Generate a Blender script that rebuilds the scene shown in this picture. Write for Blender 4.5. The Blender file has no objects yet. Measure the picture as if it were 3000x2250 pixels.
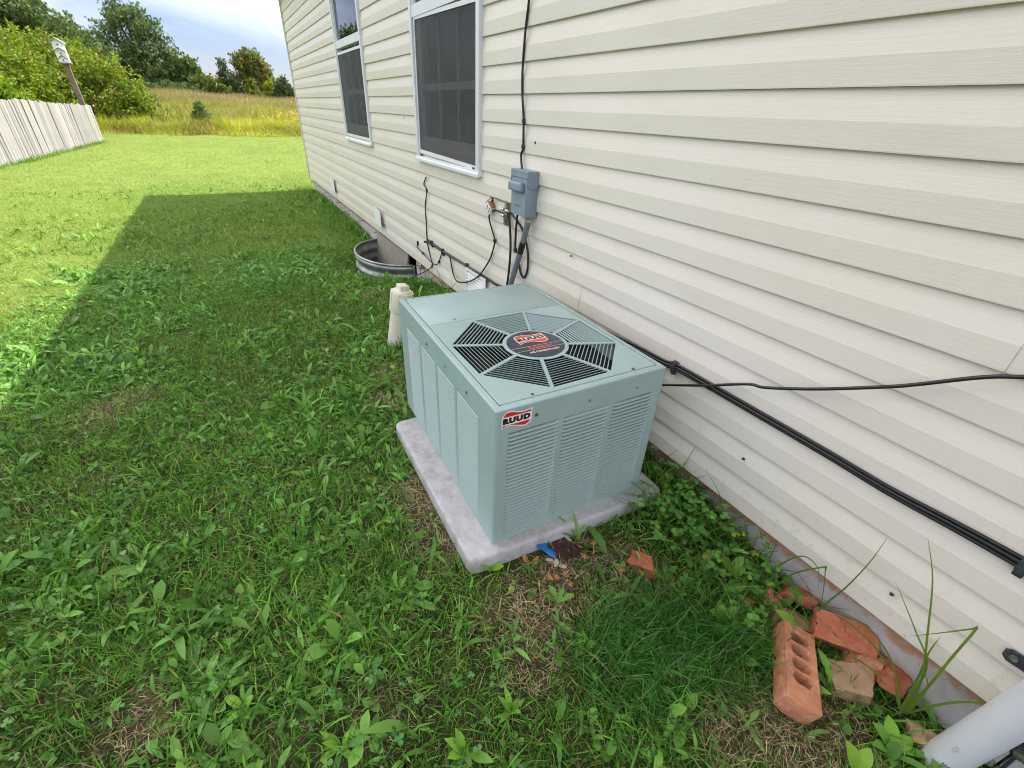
import bpy, bmesh, math, random
import numpy as np
from mathutils import Vector, Matrix, Euler

R = math.radians
rng = np.random.default_rng(7)
random.seed(7)
scene = bpy.context.scene
COL = scene.collection

# ------------------------------------------------------------------ camera
RX = (0.8683, -0.4943, 0.0424)
cam_d = bpy.data.cameras.new('camera')
cam = bpy.data.objects.new('camera', cam_d)
COL.objects.link(cam)


def cam_axes(pitch, yaw, roll):
    cp, sp, cy, sy = math.cos(pitch), math.sin(pitch), math.cos(yaw), math.sin(yaw)
    f = Vector((sy * cp, cy * cp, -sp))
    r = Vector((cy, -sy, 0))
    u = r.cross(f)
    cr, sr = math.cos(roll), math.sin(roll)
    return r * cr + u * sr, u * cr - r * sr, f


CR, CU, CF = cam_axes(R(30.95), R(31.17), R(2.83))
CAM = Vector((-1.3365, 0.0, 1.1815))
cam.matrix_world = Matrix(((CR.x, CU.x, -CF.x, CAM.x), (CR.y, CU.y, -CF.y, CAM.y), (CR.z, CU.z, -CF.z, CAM.z), (0, 0, 0, 1)))
cam_d.sensor_width = 36
cam_d.lens = 1316.2 / 3000 * 36
cam_d.clip_start = 0.02
cam_d.clip_end = 2000
scene.camera = cam

# ------------------------------------------------------------------ world, sun, exposure
SUN_EL, SUN_AZ = 52.5, 10.0            # azimuth measured from +x towards +y
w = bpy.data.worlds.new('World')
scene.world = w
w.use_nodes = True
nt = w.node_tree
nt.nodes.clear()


def N(nt, t, **kw):
    n = nt.nodes.new(t)
    for k, v in kw.items():
        if k.startswith('i_'):
            n.inputs[k[2:].replace('_', ' ')].default_value = v
        else:
            setattr(n, k, v)
    return n


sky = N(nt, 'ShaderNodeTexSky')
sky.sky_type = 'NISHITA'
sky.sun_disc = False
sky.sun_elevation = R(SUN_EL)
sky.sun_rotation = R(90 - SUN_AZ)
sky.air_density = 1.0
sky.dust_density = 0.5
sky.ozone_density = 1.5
tc = N(nt, 'ShaderNodeTexCoord')
sep = N(nt, 'ShaderNodeSeparateXYZ')
nt.links.new(tc.outputs['Generated'], sep.inputs[0])
add = N(nt, 'ShaderNodeMath', operation='ADD')
add.inputs[1].default_value = 0.38
mx = N(nt, 'ShaderNodeMath', operation='MAXIMUM')
mx.inputs[1].default_value = 0.0
nt.links.new(sep.outputs['Z'], mx.inputs[0])
nt.links.new(mx.outputs[0], add.inputs[0])
dv = []
for ax in 'XY':
    d = N(nt, 'ShaderNodeMath', operation='DIVIDE')
    nt.links.new(sep.outputs[ax], d.inputs[0])
    nt.links.new(add.outputs[0], d.inputs[1])
    dv.append(d)
cmb = N(nt, 'ShaderNodeCombineXYZ')
nt.links.new(dv[0].outputs[0], cmb.inputs[0])
nt.links.new(dv[1].outputs[0], cmb.inputs[1])
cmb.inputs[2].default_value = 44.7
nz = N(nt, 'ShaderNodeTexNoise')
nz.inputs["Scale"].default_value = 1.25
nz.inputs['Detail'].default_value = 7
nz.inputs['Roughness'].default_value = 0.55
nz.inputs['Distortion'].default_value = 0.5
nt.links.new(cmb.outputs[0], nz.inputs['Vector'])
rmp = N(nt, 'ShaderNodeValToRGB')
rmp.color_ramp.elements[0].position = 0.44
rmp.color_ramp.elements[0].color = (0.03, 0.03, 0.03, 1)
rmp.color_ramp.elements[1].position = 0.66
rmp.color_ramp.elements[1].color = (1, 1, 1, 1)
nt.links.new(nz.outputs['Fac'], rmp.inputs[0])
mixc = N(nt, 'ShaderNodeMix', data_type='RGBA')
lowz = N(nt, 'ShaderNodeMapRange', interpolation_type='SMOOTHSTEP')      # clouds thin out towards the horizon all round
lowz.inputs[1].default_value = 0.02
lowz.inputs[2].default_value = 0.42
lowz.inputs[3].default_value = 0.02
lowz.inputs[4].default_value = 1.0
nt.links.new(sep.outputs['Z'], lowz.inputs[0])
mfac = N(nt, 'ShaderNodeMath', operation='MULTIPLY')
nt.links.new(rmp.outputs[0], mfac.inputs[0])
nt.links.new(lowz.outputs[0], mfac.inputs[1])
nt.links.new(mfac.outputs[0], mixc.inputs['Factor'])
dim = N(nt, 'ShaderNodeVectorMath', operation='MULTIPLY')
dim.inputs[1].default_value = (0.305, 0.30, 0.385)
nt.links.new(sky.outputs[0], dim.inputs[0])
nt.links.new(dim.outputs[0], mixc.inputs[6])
mixc.inputs[7].default_value = (11.5, 11.2, 10.7, 1)      # cloud brightened to fill the shade from above the frame, sky texture scale
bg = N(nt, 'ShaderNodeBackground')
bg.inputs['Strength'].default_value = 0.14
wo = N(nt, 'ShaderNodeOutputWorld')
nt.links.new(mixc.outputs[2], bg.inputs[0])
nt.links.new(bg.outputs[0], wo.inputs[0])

sd = bpy.data.lights.new('sun', 'SUN')
sd.energy = 3.4
sd.angle = R(0.6)
sd.color = (1.0, 0.945, 0.86)
so = bpy.data.objects.new('sun', sd)
COL.objects.link(so)
sdir = Vector((math.cos(R(SUN_AZ)) * math.cos(R(SUN_EL)), math.sin(R(SUN_AZ)) * math.cos(R(SUN_EL)), math.sin(R(SUN_EL))))
so.rotation_euler = sdir.to_track_quat('Z', 'Y').to_euler()
so.location = sdir * 60
vs = scene.view_settings
vs.view_transform = 'Standard'
vs.look = 'None'
vs.exposure = 1.6
vs.gamma = 1
vs.use_curve_mapping = False
scene.cycles.max_bounces = 8
scene.cycles.diffuse_bounces = 4
scene.cycles.transparent_max_bounces = 12
scene.cycles.use_adaptive_sampling = True
scene.cycles.adaptive_threshold = 0.02
scene.cycles.use_denoising = True
scene.cycles.sample_clamp_indirect = 6
scene.cycles.filter_width = 1.0


# ------------------------------------------------------------------ helpers
def setp(o, label=None, cat=None, group=None, kind=None):
    if label: o['label'] = label
    if cat: o['category'] = cat
    if group: o['group'] = group
    if kind: o['kind'] = kind
    return o


def empty(name, loc=(0, 0, 0), rot=(0, 0, 0), **kw):
    o = bpy.data.objects.new(name, None)
    COL.objects.link(o)
    o.location = loc
    o.rotation_euler = rot
    o.empty_display_size = 0.1
    return setp(o, **kw)


def link(name, me, parent=None, loc=None, rot=None, **kw):
    o = bpy.data.objects.new(name, me)
    COL.objects.link(o)
    if parent: o.parent = parent
    if loc is not None: o.location = loc
    if rot is not None: o.rotation_euler = rot
    return setp(o, **kw)


class MB:
    """collects shapes into one mesh"""

    def __init__(s):
        s.v, s.f, s.m = [], [], []

    def add(s, vs_, fs, mi=0):
        b = len(s.v)
        s.v += [tuple(v) for v in vs_]
        s.f += [tuple(i + b for i in f) for f in fs]
        s.m += [mi] * len(fs)
        return s

    def box(s, x0, x1, y0, y1, z0, z1, mi=0, mat=None):
        vs_ = [Vector((x, y, z)) for z in (z0, z1) for y in (y0, y1) for x in (x0, x1)]
        if mat is not None: vs_ = [mat @ v for v in vs_]
        return s.add(vs_, [(0, 2, 3, 1), (4, 5, 7, 6), (0, 1, 5, 4), (2, 6, 7, 3), (0, 4, 6, 2), (1, 3, 7, 5)], mi)

    def tube(s, pts, r, n=8, mi=0, caps=True):
        pts = [Vector(p) for p in pts]
        rs = r if isinstance(r, (list, tuple)) else [r] * len(pts)
        rings = []
        up = None
        for i, p in enumerate(pts):
            t = (pts[min(i + 1, len(pts) - 1)] - pts[max(i - 1, 0)]).normalized()
            if up is None:
                up = Vector((0, 0, 1)) if abs(t.z) < 0.9 else Vector((1, 0, 0))
            a = (up - t * up.dot(t))
            if a.length < 1e-5: a = t.orthogonal()
            a.normalize()
            up = a
            b = t.cross(a)
            rings.append([p + (a * math.cos(2 * math.pi * k / n) + b * math.sin(2 * math.pi * k / n)) * rs[i] for k in range(n)])
        vs_ = [v for ring in rings for v in ring]
        fs = []
        for i in range(len(pts) - 1):
            for k in range(n):
                k2 = (k + 1) % n
                fs.append((i * n + k, i * n + k2, (i + 1) * n + k2, (i + 1) * n + k))
        if caps:
            fs.append(tuple(range(n))[::-1])
            fs.append(tuple((len(pts) - 1) * n + k for k in range(n)))
        return s.add(vs_, fs, mi)

    def lathe(s, prof, n=24, c=(0, 0, 0), mi=0, mat=None):
        vs_ = []
        for r, z in prof:
            for k in range(n):
                a = 2 * math.pi * k / n
                v = Vector((c[0] + r * math.cos(a), c[1] + r * math.sin(a), c[2] + z))
                vs_.append(mat @ v if mat is not None else v)
        fs = []
        for i in range(len(prof) - 1):
            for k in range(n):
                k2 = (k + 1) % n
                fs.append((i * n + k, i * n + k2, (i + 1) * n + k2, (i + 1) * n + k))
        fs.append(tuple(range(n))[::-1])
        fs.append(tuple((len(prof) - 1) * n + k for k in range(n)))
        return s.add(vs_, fs, mi)

    def prism(s, poly, h0, h1, fn, mi=0):
        n = len(poly)
        vs_ = [fn(a, b, h0) for a, b in poly] + [fn(a, b, h1) for a, b in poly]
        fs = [tuple(range(n))[::-1], tuple(range(n, 2 * n))] + [(i, (i + 1) % n, n + (i + 1) % n, n + i) for i in range(n)]
        return s.add(vs_, fs, mi)

    def mesh(s, name, mats, smooth=False, fix=True):
        me = bpy.data.meshes.new(name)
        me.from_pydata([tuple(v) for v in s.v], [], s.f)
        for m in (mats if isinstance(mats, (list, tuple)) else [mats]):
            me.materials.append(m)
        me.polygons.foreach_set('material_index', s.m)
        if fix:
            bm = bmesh.new()
            bm.from_mesh(me)
            bmesh.ops.recalc_face_normals(bm, faces=bm.faces)
            bm.to_mesh(me)
            bm.free()
        if smooth is True:
            me.polygons.foreach_set('use_smooth', [True] * len(me.polygons))
        elif smooth:
            me.polygons.foreach_set('use_smooth', [True] * len(me.polygons))
            try:
                me.set_sharp_from_angle(angle=R(smooth))
            except Exception:
                pass
        me.update()
        return me

    def build(s, name, mats, parent=None, smooth=False, loc=None, rot=None, **kw):
        return link(name, s.mesh(name, mats, smooth), parent, loc, rot, **kw)


def bevel_mesh(me, width, seg=2, jitter=0.0, subdiv=0, seed=0, smooth=40):
    bm = bmesh.new()
    bm.from_mesh(me)
    if subdiv:
        bmesh.ops.subdivide_edges(bm, edges=bm.edges[:], cuts=subdiv, use_grid_fill=True)
    ed = [e for e in bm.edges if len(e.link_faces) == 2 and e.calc_face_angle(0) > 0.5]
    bmesh.ops.bevel(bm, geom=ed, offset=width, segments=seg, profile=0.6, affect='EDGES', clamp_overlap=True)
    if jitter:
        r_ = random.Random(seed)
        for v in bm.verts:
            v.co += Vector((r_.uniform(-1, 1), r_.uniform(-1, 1), r_.uniform(-1, 1))) * jitter
    bm.to_mesh(me)
    bm.free()
    me.polygons.foreach_set('use_smooth', [True] * len(me.polygons))
    try:
        me.set_sharp_from_angle(angle=R(smooth))
    except Exception:
        pass
    return me


def spline(pts, n=8):
    P = [Vector(p) for p in pts]
    out = []
    for i in range(len(P) - 1):
        p0, p1, p2, p3 = P[max(i - 1, 0)], P[i], P[i + 1], P[min(i + 2, len(P) - 1)]
        for k in range(n):
            t = k / n
            out.append(0.5 * ((2 * p1) + (p2 - p0) * t + (2 * p0 - 5 * p1 + 4 * p2 - p3) * t * t + (3 * p1 - p0 - 3 * p2 + p3) * t ** 3))
    out.append(P[-1])
    return out


# ------------------------------------------------------------------ materials
def mat(name):
    m = bpy.data.materials.new(name)
    m.use_nodes = True
    nt = m.node_tree
    b = nt.nodes['Principled BSDF']
    return m, nt, b


def noise(nt, scale, detail=4, rough=0.55, stretch=None, coord='Object', dist=0.0):
    tc = N(nt, 'ShaderNodeTexCoord')
    out = tc.outputs[coord]
    if stretch:
        mp = N(nt, 'ShaderNodeMapping')
        mp.inputs['Scale'].default_value = stretch
        nt.links.new(out, mp.inputs[0])
        out = mp.outputs[0]
    n = N(nt, 'ShaderNodeTexNoise')
    n.inputs['Scale'].default_value = scale
    n.inputs['Detail'].default_value = detail
    n.inputs['Roughness'].default_value = rough
    n.inputs['Distortion'].default_value = dist
    nt.links.new(out, n.inputs['Vector'])
    return n.outputs['Fac']


def ramp(nt, fac, stops):
    r = N(nt, 'ShaderNodeValToRGB')
    while len(r.color_ramp.elements) < len(stops): r.color_ramp.elements.new(0.5)
    for e, (p, c) in zip(r.color_ramp.elements, stops):
        e.position = p
        e.color = (*c, 1) if len(c) == 3 else c
    nt.links.new(fac, r.inputs[0])
    return r.outputs[0]


def mixrgb(nt, fac, a, b, blend='MIX'):
    m = N(nt, 'ShaderNodeMix', data_type='RGBA', blend_type=blend)
    if hasattr(fac, 'links') or not isinstance(fac, (int, float)):
        nt.links.new(fac, m.inputs[0])
    else:
        m.inputs[0].default_value = fac
    for i, c in ((6, a), (7, b)):
        if isinstance(c, (tuple, list)):
            m.inputs[i].default_value = (*c, 1) if len(c) == 3 else c
        else:
            nt.links.new(c, m.inputs[i])
    return m.outputs[2]


def bump(nt, b, h, strength=0.3, dist=0.002):
    bp = N(nt, 'ShaderNodeBump')
    bp.inputs['Strength'].default_value = strength
    bp.inputs['Distance'].default_value = dist
    nt.links.new(h, bp.inputs['Height'])
    nt.links.new(bp.outputs[0], b.inputs['Normal'])


def simple(name, col, rough=0.5, metal=0.0, var=0.12, scale=20, bmp=0.0, bscale=60, spec=0.5):
    m, nt, b = mat(name)
    f = noise(nt, scale, 5)
    c0 = tuple(c * (1 - var) for c in col)
    c1 = tuple(min(1, c * (1 + var)) for c in col)
    nt.links.new(ramp(nt, f, [(0.3, c0), (0.7, c1)]), b.inputs['Base Color'])
    b.inputs['Roughness'].default_value = rough
    b.inputs['Metallic'].default_value = metal
    b.inputs['Specular IOR Level'].default_value = spec
    if bmp: bump(nt, b, noise(nt, bscale, 4), bmp, 0.002)
    return m


def objvar(nt, col, amount=0.15):
    """per-object brightness change"""
    oi = N(nt, 'ShaderNodeObjectInfo')
    mr = N(nt, 'ShaderNodeMapRange')
    mr.inputs[3].default_value = 1 - amount
    mr.inputs[4].default_value = 1 + amount
    nt.links.new(oi.outputs['Random'], mr.inputs[0])
    hs = N(nt, 'ShaderNodeHueSaturation')
    nt.links.new(mr.outputs[0], hs.inputs['Value'])
    if isinstance(col, tuple):
        hs.inputs['Color'].default_value = (*col, 1)
    else:
        nt.links.new(col, hs.inputs['Color'])
    return hs.outputs[0]


def leafmat(name, trans=0.35, rough=0.45, spec=0.35, attr='col'):
    m = bpy.data.materials.new(name)
    m.use_nodes = True
    nt = m.node_tree
    b = nt.nodes['Principled BSDF']
    o = nt.nodes['Material Output']
    at = N(nt, 'ShaderNodeAttribute')
    at.attribute_name = attr
    nt.links.new(at.outputs['Color'], b.inputs['Base Color'])
    b.inputs['Roughness'].default_value = rough
    b.inputs['Specular IOR Level'].default_value = spec
    tr = N(nt, 'ShaderNodeBsdfTranslucent')
    hs = N(nt, 'ShaderNodeHueSaturation')
    hs.inputs['Saturation'].default_value = 1.1
    hs.inputs['Value'].default_value = 1.5
    hs.inputs['Hue'].default_value = 0.49
    nt.links.new(at.outputs['Color'], hs.inputs['Color'])
    nt.links.new(hs.outputs[0], tr.inputs['Color'])
    ms = N(nt, 'ShaderNodeMixShader')
    ms.inputs[0].default_value = trans
    nt.links.new(b.outputs[0], ms.inputs[1])
    nt.links.new(tr.outputs[0], ms.inputs[2])
    nt.links.new(ms.outputs[0], o.inputs['Surface'])
    return m


M = {}
# vinyl siding: cream, faint wood-grain emboss, weathering
m, nt, b = mat('vinyl_siding')
base = ramp(nt, noise(nt, 1.4, 5), [(0.3, (0.735, 0.672, 0.58)), (0.7, (0.765, 0.708, 0.63))])
dirt = ramp(nt, noise(nt, 5.0, 8, 0.65, (1, 0.35, 1.6)), [(0.52, (0, 0, 0)), (0.80, (0.22, 0.22, 0.22))])
base = mixrgb(nt, dirt, base, (0.50, 0.46, 0.36))
# mud splash specks and faint algae low on the wall
g = N(nt, 'ShaderNodeNewGeometry')
sx = N(nt, 'ShaderNodeSeparateXYZ')
nt.links.new(g.outputs['Position'], sx.inputs[0])
mr = N(nt, 'ShaderNodeMapRange')
mr.inputs[1].default_value = 0.34
mr.inputs[2].default_value = 0.0
mr.inputs[3].default_value = 0.0
mr.inputs[4].default_value = 0.55
nt.links.new(sx.outputs['Z'], mr.inputs[0])
sp = ramp(nt, noise(nt, 55, 6, 0.7), [(0.56, (0, 0, 0)), (0.72, (0.9, 0.9, 0.9))])
al = ramp(nt, noise(nt, 4.5, 6, 0.65), [(0.42, (0, 0, 0)), (0.75, (0.55, 0.55, 0.55))])
base = mixrgb(nt, mixrgb(nt, 1.0, sp, mr.outputs[0], 'MULTIPLY'), base, (0.40, 0.32, 0.21))
base = mixrgb(nt, mixrgb(nt, 1.0, al, mr.outputs[0], 'MULTIPLY'), base, (0.50, 0.47, 0.33))
nt.links.new(base, b.inputs['Base Color'])
b.inputs['Roughness'].default_value = 0.42
b.inputs['Specular IOR Level'].default_value = 0.35
bump(nt, b, noise(nt, 34, 6, 0.65, (1, 0.22, 8), dist=0.5), 0.32, 0.0022)
M['siding'] = m
M['white'] = simple('white_vinyl', (0.76, 0.78, 0.80), 0.4, var=0.05, scale=8)
M['ventwhite'] = simple('vent_plastic', (0.82, 0.82, 0.80), 0.5, var=0.07, scale=14)
M['trim'] = simple('corner_vinyl', (0.72, 0.70, 0.60), 0.45, var=0.06, scale=6)
M['roof'] = simple('roof_shingle', (0.09, 0.085, 0.08), 0.9, var=0.3, scale=60, bmp=0.5)
M['soffit'] = simple('soffit_vinyl', (0.72, 0.71, 0.66), 0.5, var=0.05)
M['dark'] = simple('dark_inside', (0.012, 0.013, 0.014), 0.9, var=0.2)  # near-black, stands in for the shade inside holes and cavities
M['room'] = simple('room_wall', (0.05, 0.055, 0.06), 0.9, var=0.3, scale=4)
M['black'] = simple('black_rubber', (0.013, 0.013, 0.014), 0.42, var=0.3, scale=40)
M['conduit'] = simple('conduit_grey', (0.17, 0.18, 0.21), 0.45, var=0.1, scale=30)
M['boxgrey'] = simple('box_paint', (0.225, 0.285, 0.345), 0.42, var=0.06, scale=25)
M['steel'] = simple('zinc_steel', (0.46, 0.45, 0.42), 0.35, 0.9, var=0.2, scale=80)
M['brass'] = simple('dull_brass', (0.35, 0.29, 0.18), 0.42, 0.85, var=0.3, scale=90)
M['rust'] = simple('rusty_iron', (0.13, 0.07, 0.045), 0.8, 0.2, var=0.5, scale=70, bmp=0.5)
M['rustorange'] = simple('orange_rust', (0.38, 0.17, 0.06), 0.8, 0.1, var=0.4, scale=120)
M['rustscrew'] = simple('rusted_screw', (0.20, 0.115, 0.065), 0.7, 0.3, var=0.4, scale=160)
M['pvccream'] = simple('cream_plastic', (0.72, 0.67, 0.55), 0.42, var=0.06, scale=25)
M['pvcgrey'] = simple('grey_plastic_pipe', (0.60, 0.615, 0.64), 0.34, var=0.05, scale=6)
M['strap'] = simple('dark_strap', (0.055, 0.062, 0.072), 0.6, 0.4, var=0.4, scale=90, bmp=0.4)
M['ink'] = simple('black_print', (0.02, 0.02, 0.022), 0.6)
M['faintink'] = simple('faded_print', (0.33, 0.33, 0.38), 0.6)
M['decalwhite'] = simple('decal_white', (0.80, 0.79, 0.76), 0.35, var=0.03)
M['decalred'] = simple('decal_red', (0.66, 0.022, 0.018), 0.35, var=0.08, scale=50)
M['decalblack'] = simple('decal_black', (0.014, 0.014, 0.02), 0.35)
M['badge'] = simple('badge_navy', (0.036, 0.038, 0.062), 0.36, var=0.35, scale=35)
M['badgered'] = simple('badge_faded_red', (0.62, 0.085, 0.07), 0.45, var=0.2, scale=120)
M['badgepink'] = simple('badge_faded_cream', (0.70, 0.50, 0.40), 0.45, var=0.2, scale=120)
M['badgewhite'] = simple('badge_white', (0.72, 0.64, 0.56), 0.45, var=0.15, scale=120)
M['blue'] = simple('blue_plastic', (0.0, 0.17, 0.50), 0.35, var=0.15, scale=60)
M['darkred'] = simple('dark_red_flake', (0.042, 0.014, 0.014), 0.75, var=0.5, scale=120, bmp=0.6, bscale=200)
M['stone'] = simple('pale_stone', (0.50, 0.46, 0.40), 0.8, var=0.25, scale=90, bmp=0.4)
M['chip'] = simple('orange_chip', (0.46, 0.185, 0.07), 0.85, var=0.35, scale=60, bmp=0.4)
M['woodscrap'] = simple('splintered_wood', (0.42, 0.26, 0.14), 0.85, var=0.5, scale=30, bmp=0.5)
M['bark'] = simple('bark', (0.085, 0.065, 0.05), 0.95, var=0.4, scale=14, bmp=0.8, bscale=20)
M['birdwhite'] = simple('birdhouse_white', (0.70, 0.72, 0.74), 0.6, var=0.12, scale=14)
M['birdtrim'] = simple('birdhouse_trim', (0.10, 0.05, 0.055), 0.7, var=0.2, scale=14)
M['postwood'] = simple('brown_post', (0.175, 0.12, 0.10), 0.85, var=0.3, scale=12, bmp=0.4)
M['curtain'] = simple('curtain_cloth', (0.55, 0.55, 0.56), 0.8, var=0.08)
M['muntin'] = simple('muntin_white', (0.50, 0.52, 0.54), 0.5, var=0.03)
M['leaf'] = leafmat('grass_leaf', 0.36, 0.5, 0.16)
M['weed'] = leafmat('weed_leaf', 0.28, 0.42, 0.22)
M['straw'] = leafmat('dead_grass', 0.12, 0.7, 0.15)
M['tree'] = leafmat('tree_leaf', 0.32, 0.55, 0.25)

# AC paint with faded blotches and streaks
m, nt, b = mat('unit_paint')
c = ramp(nt, noise(nt, 5.5, 5), [(0.3, (0.30, 0.405, 0.392)), (0.7, (0.34, 0.445, 0.428))])
st = ramp(nt, noise(nt, 14, 5, 0.6, (1, 1, 0.16)), [(0.58, (0, 0, 0)), (0.78, (0.5, 0.5, 0.5))])
c = mixrgb(nt, st, c, (0.37, 0.485, 0.465))
sp = ramp(nt, noise(nt, 9, 7, 0.7), [(0.66, (0, 0, 0)), (0.74, (0.35, 0.35, 0.35))])
c = mixrgb(nt, sp, c, (0.22, 0.30, 0.295))
ag = ramp(nt, noise(nt, 3.2, 6, 0.6), [(0.50, (0, 0, 0)), (0.78, (0.5, 0.5, 0.5))])
c = mixrgb(nt, ag, c, (0.27, 0.375, 0.31))
scr = ramp(nt, noise(nt, 60, 3, 0.5, (0.25, 1, 3)), [(0.70, (0, 0, 0)), (0.76, (0.45, 0.45, 0.45))])
c = mixrgb(nt, scr, c, (0.42, 0.50, 0.48))
nt.links.new(c, b.inputs['Base Color'])
b.inputs['Roughness'].default_value = 0.40
b.inputs['Specular IOR Level'].default_value = 0.45
bump(nt, b, noise(nt, 4, 3), 0.12, 0.004)
M['ac'] = m

# concrete of the pad and foundation
def concrete(name, c0, c1, stain, scale=9, rustband=False, dist=0.8):
    m, nt, b = mat(name)
    c = ramp(nt, noise(nt, scale, 8, 0.65), [(0.28, c0), (0.72, c1)])
    f = ramp(nt, noise(nt, scale * 0.4, 9, 0.78, dist=dist), [(0.50, (0, 0, 0)), (0.68, (0.75, 0.75, 0.75))])
    c = mixrgb(nt, f, c, stain)
    pit = ramp(nt, noise(nt, scale * 14, 3, 0.5), [(0.68, (0, 0, 0)), (0.78, (0.6, 0.6, 0.6))])
    c = mixrgb(nt, pit, c, tuple(x * 0.35 for x in c0))
    if rustband:
        g = N(nt, 'ShaderNodeNewGeometry')
        sx = N(nt, 'ShaderNodeSeparateXYZ')
        nt.links.new(g.outputs['Position'], sx.inputs[0])
        nn = noise(nt, 16, 7, 0.65)
        mm = N(nt, 'ShaderNodeMath', operation='MULTIPLY_ADD')
        nt.links.new(nn, mm.inputs[0])
        mm.inputs[1].default_value = 0.16
        nt.links.new(sx.outputs['Z'], mm.inputs[2])
        band = ramp(nt, mm.outputs[0], [(-0.012, (0, 0, 0)), (0.022, (0.92, 0.92, 0.92))])
        cc = ramp(nt, noise(nt, 30, 6, 0.7), [(0.3, (0.36, 0.15, 0.065)), (0.55, (0.46, 0.26, 0.14)), (0.8, (0.42, 0.33, 0.24))])
        c = mixrgb(nt, band, c, cc)
    nt.links.new(c, b.inputs['Base Color'])
    b.inputs['Roughness'].default_value = 0.88
    b.inputs['Specular IOR Level'].default_value = 0.25
    bump(nt, b, noise(nt, scale * 9, 6, 0.65), 0.35, 0.003)
    return m


M['pad'] = concrete('pad_concrete', (0.37, 0.36, 0.365), (0.52, 0.51, 0.52), (0.30, 0.25, 0.205), 30, dist=0.0)
M['found'] = concrete('foundation_concrete', (0.44, 0.415, 0.40), (0.60, 0.57, 0.56), (0.38, 0.33, 0.28), 8, True)

# galvanised well
m, nt, b = mat('galvanised_steel')
c = ramp(nt, noise(nt, 10, 6, 0.6, (1, 1, 2)), [(0.3, (0.24, 0.245, 0.24)), (0.7, (0.42, 0.43, 0.43))])
nt.links.new(c, b.inputs['Base Color'])
b.inputs['Metallic'].default_value = 0.75
nt.links.new(ramp(nt, noise(nt, 25, 5), [(0.3, (0.38,) * 3), (0.7, (0.6,) * 3)]), b.inputs['Roughness'])
M['galv'] = m
M['plywood'] = None
m, nt, b = mat('weathered_plywood')
c = ramp(nt, noise(nt, 9, 7, 0.6, (1, 4, 0.7)), [(0.25, (0.20, 0.19, 0.16)), (0.6, (0.30, 0.275, 0.22)), (0.8, (0.42, 0.34, 0.22))])
f = ramp(nt, noise(nt, 6, 5, 0.6), [(0.60, (0, 0, 0)), (0.7, (0.8, 0.8, 0.8))])
c = mixrgb(nt, f, c, (0.33, 0.135, 0.055))
nt.links.new(c, b.inputs['Base Color'])
b.inputs['Roughness'].default_value = 0.9
M['plywood'] = m

# fired clay
def clay(name, c0, c1, pale, amt=0.55):
    m, nt, b = mat(name)
    c = ramp(nt, noise(nt, 26, 7, 0.6), [(0.3, c0), (0.7, c1)])
    f = ramp(nt, noise(nt, 38, 8, 0.72), [(0.52, (0, 0, 0)), (0.72, (amt,) * 3)])
    c = mixrgb(nt, f, c, pale)
    k = ramp(nt, noise(nt, 17, 6, 0.6), [(0.64, (0, 0, 0)), (0.72, (0.7,) * 3)])
    c = mixrgb(nt, k, c, (0.10, 0.075, 0.065))
    nt.links.new(c, b.inputs['Base Color'])
    b.inputs['Roughness'].default_value = 0.9
    b.inputs['Specular IOR Level'].default_value = 0.2
    bump(nt, b, noise(nt, 120, 6, 0.7), 0.6, 0.004)
    return m


M['brick'] = clay('brick_clay', (0.44, 0.165, 0.085), (0.57, 0.26, 0.14), (0.62, 0.43, 0.36), 0.7)
M['brickred'] = clay('red_brick_clay', (0.37, 0.10, 0.055), (0.50, 0.18, 0.09), (0.50, 0.28, 0.21), 0.55)
M['bricktan'] = clay('tan_brick_clay', (0.30, 0.185, 0.10), (0.42, 0.28, 0.17), (0.30, 0.22, 0.15), 0.5)

# fence planks
m, nt, b = mat('weathered_plank')
c = ramp(nt, noise(nt, 16, 6, 0.65, (1, 1, 0.06)), [(0.25, (0.15, 0.135, 0.12)), (0.5, (0.29, 0.275, 0.26)), (0.8, (0.36, 0.35, 0.34))])
c = objvar(nt, c, 0.17)
nt.links.new(c, b.inputs['Base Color'])
b.inputs['Roughness'].default_value = 0.9
b.inputs['Specular IOR Level'].default_value = 0.2
bump(nt, b, noise(nt, 40, 5, 0.6, (1, 1, 0.05)), 0.5, 0.006)
M['plank'] = m

# insect screen: dark mesh, half see-through
def screenmat(name, alpha, col):
    m = bpy.data.materials.new(name)
    m.use_nodes = True
    nt = m.node_tree
    b = nt.nodes['Principled BSDF']
    nt.links.new(ramp(nt, noise(nt, 3, 4), [(0.3, tuple(c * 0.8 for c in col)), (0.7, tuple(c * 1.2 for c in col))]), b.inputs['Base Color'])
    b.inputs['Roughness'].default_value = 0.7
    b.inputs['Alpha'].default_value = alpha
    return m


M['screen'] = screenmat('insect_screen', 0.50, (0.062, 0.068, 0.078))
# glass pane: reflection by fresnel over see-through
m = bpy.data.materials.new('window_glass')
m.use_nodes = True
nt = m.node_tree
nt.nodes.remove(nt.nodes['Principled BSDF'])
fr = N(nt, 'ShaderNodeFresnel')
fr.inputs[0].default_value = 1.9
gl = N(nt, 'ShaderNodeBsdfGlossy')
gl.inputs['Roughness'].default_value = 0.01
gl.inputs['Color'].default_value = (0.95, 0.97, 1, 1)
tr = N(nt, 'ShaderNodeBsdfTransparent')
tr.inputs['Color'].default_value = (0.72, 0.78, 0.78, 1)
ms = N(nt, 'ShaderNodeMixShader')
nt.links.new(fr.outputs[0], ms.inputs[0])
nt.links.new(tr.outputs[0], ms.inputs[1])
nt.links.new(gl.outputs[0], ms.inputs[2])
nt.links.new(ms.outputs[0], nt.nodes['Material Output'].inputs[0])
M['glass'] = m

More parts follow.
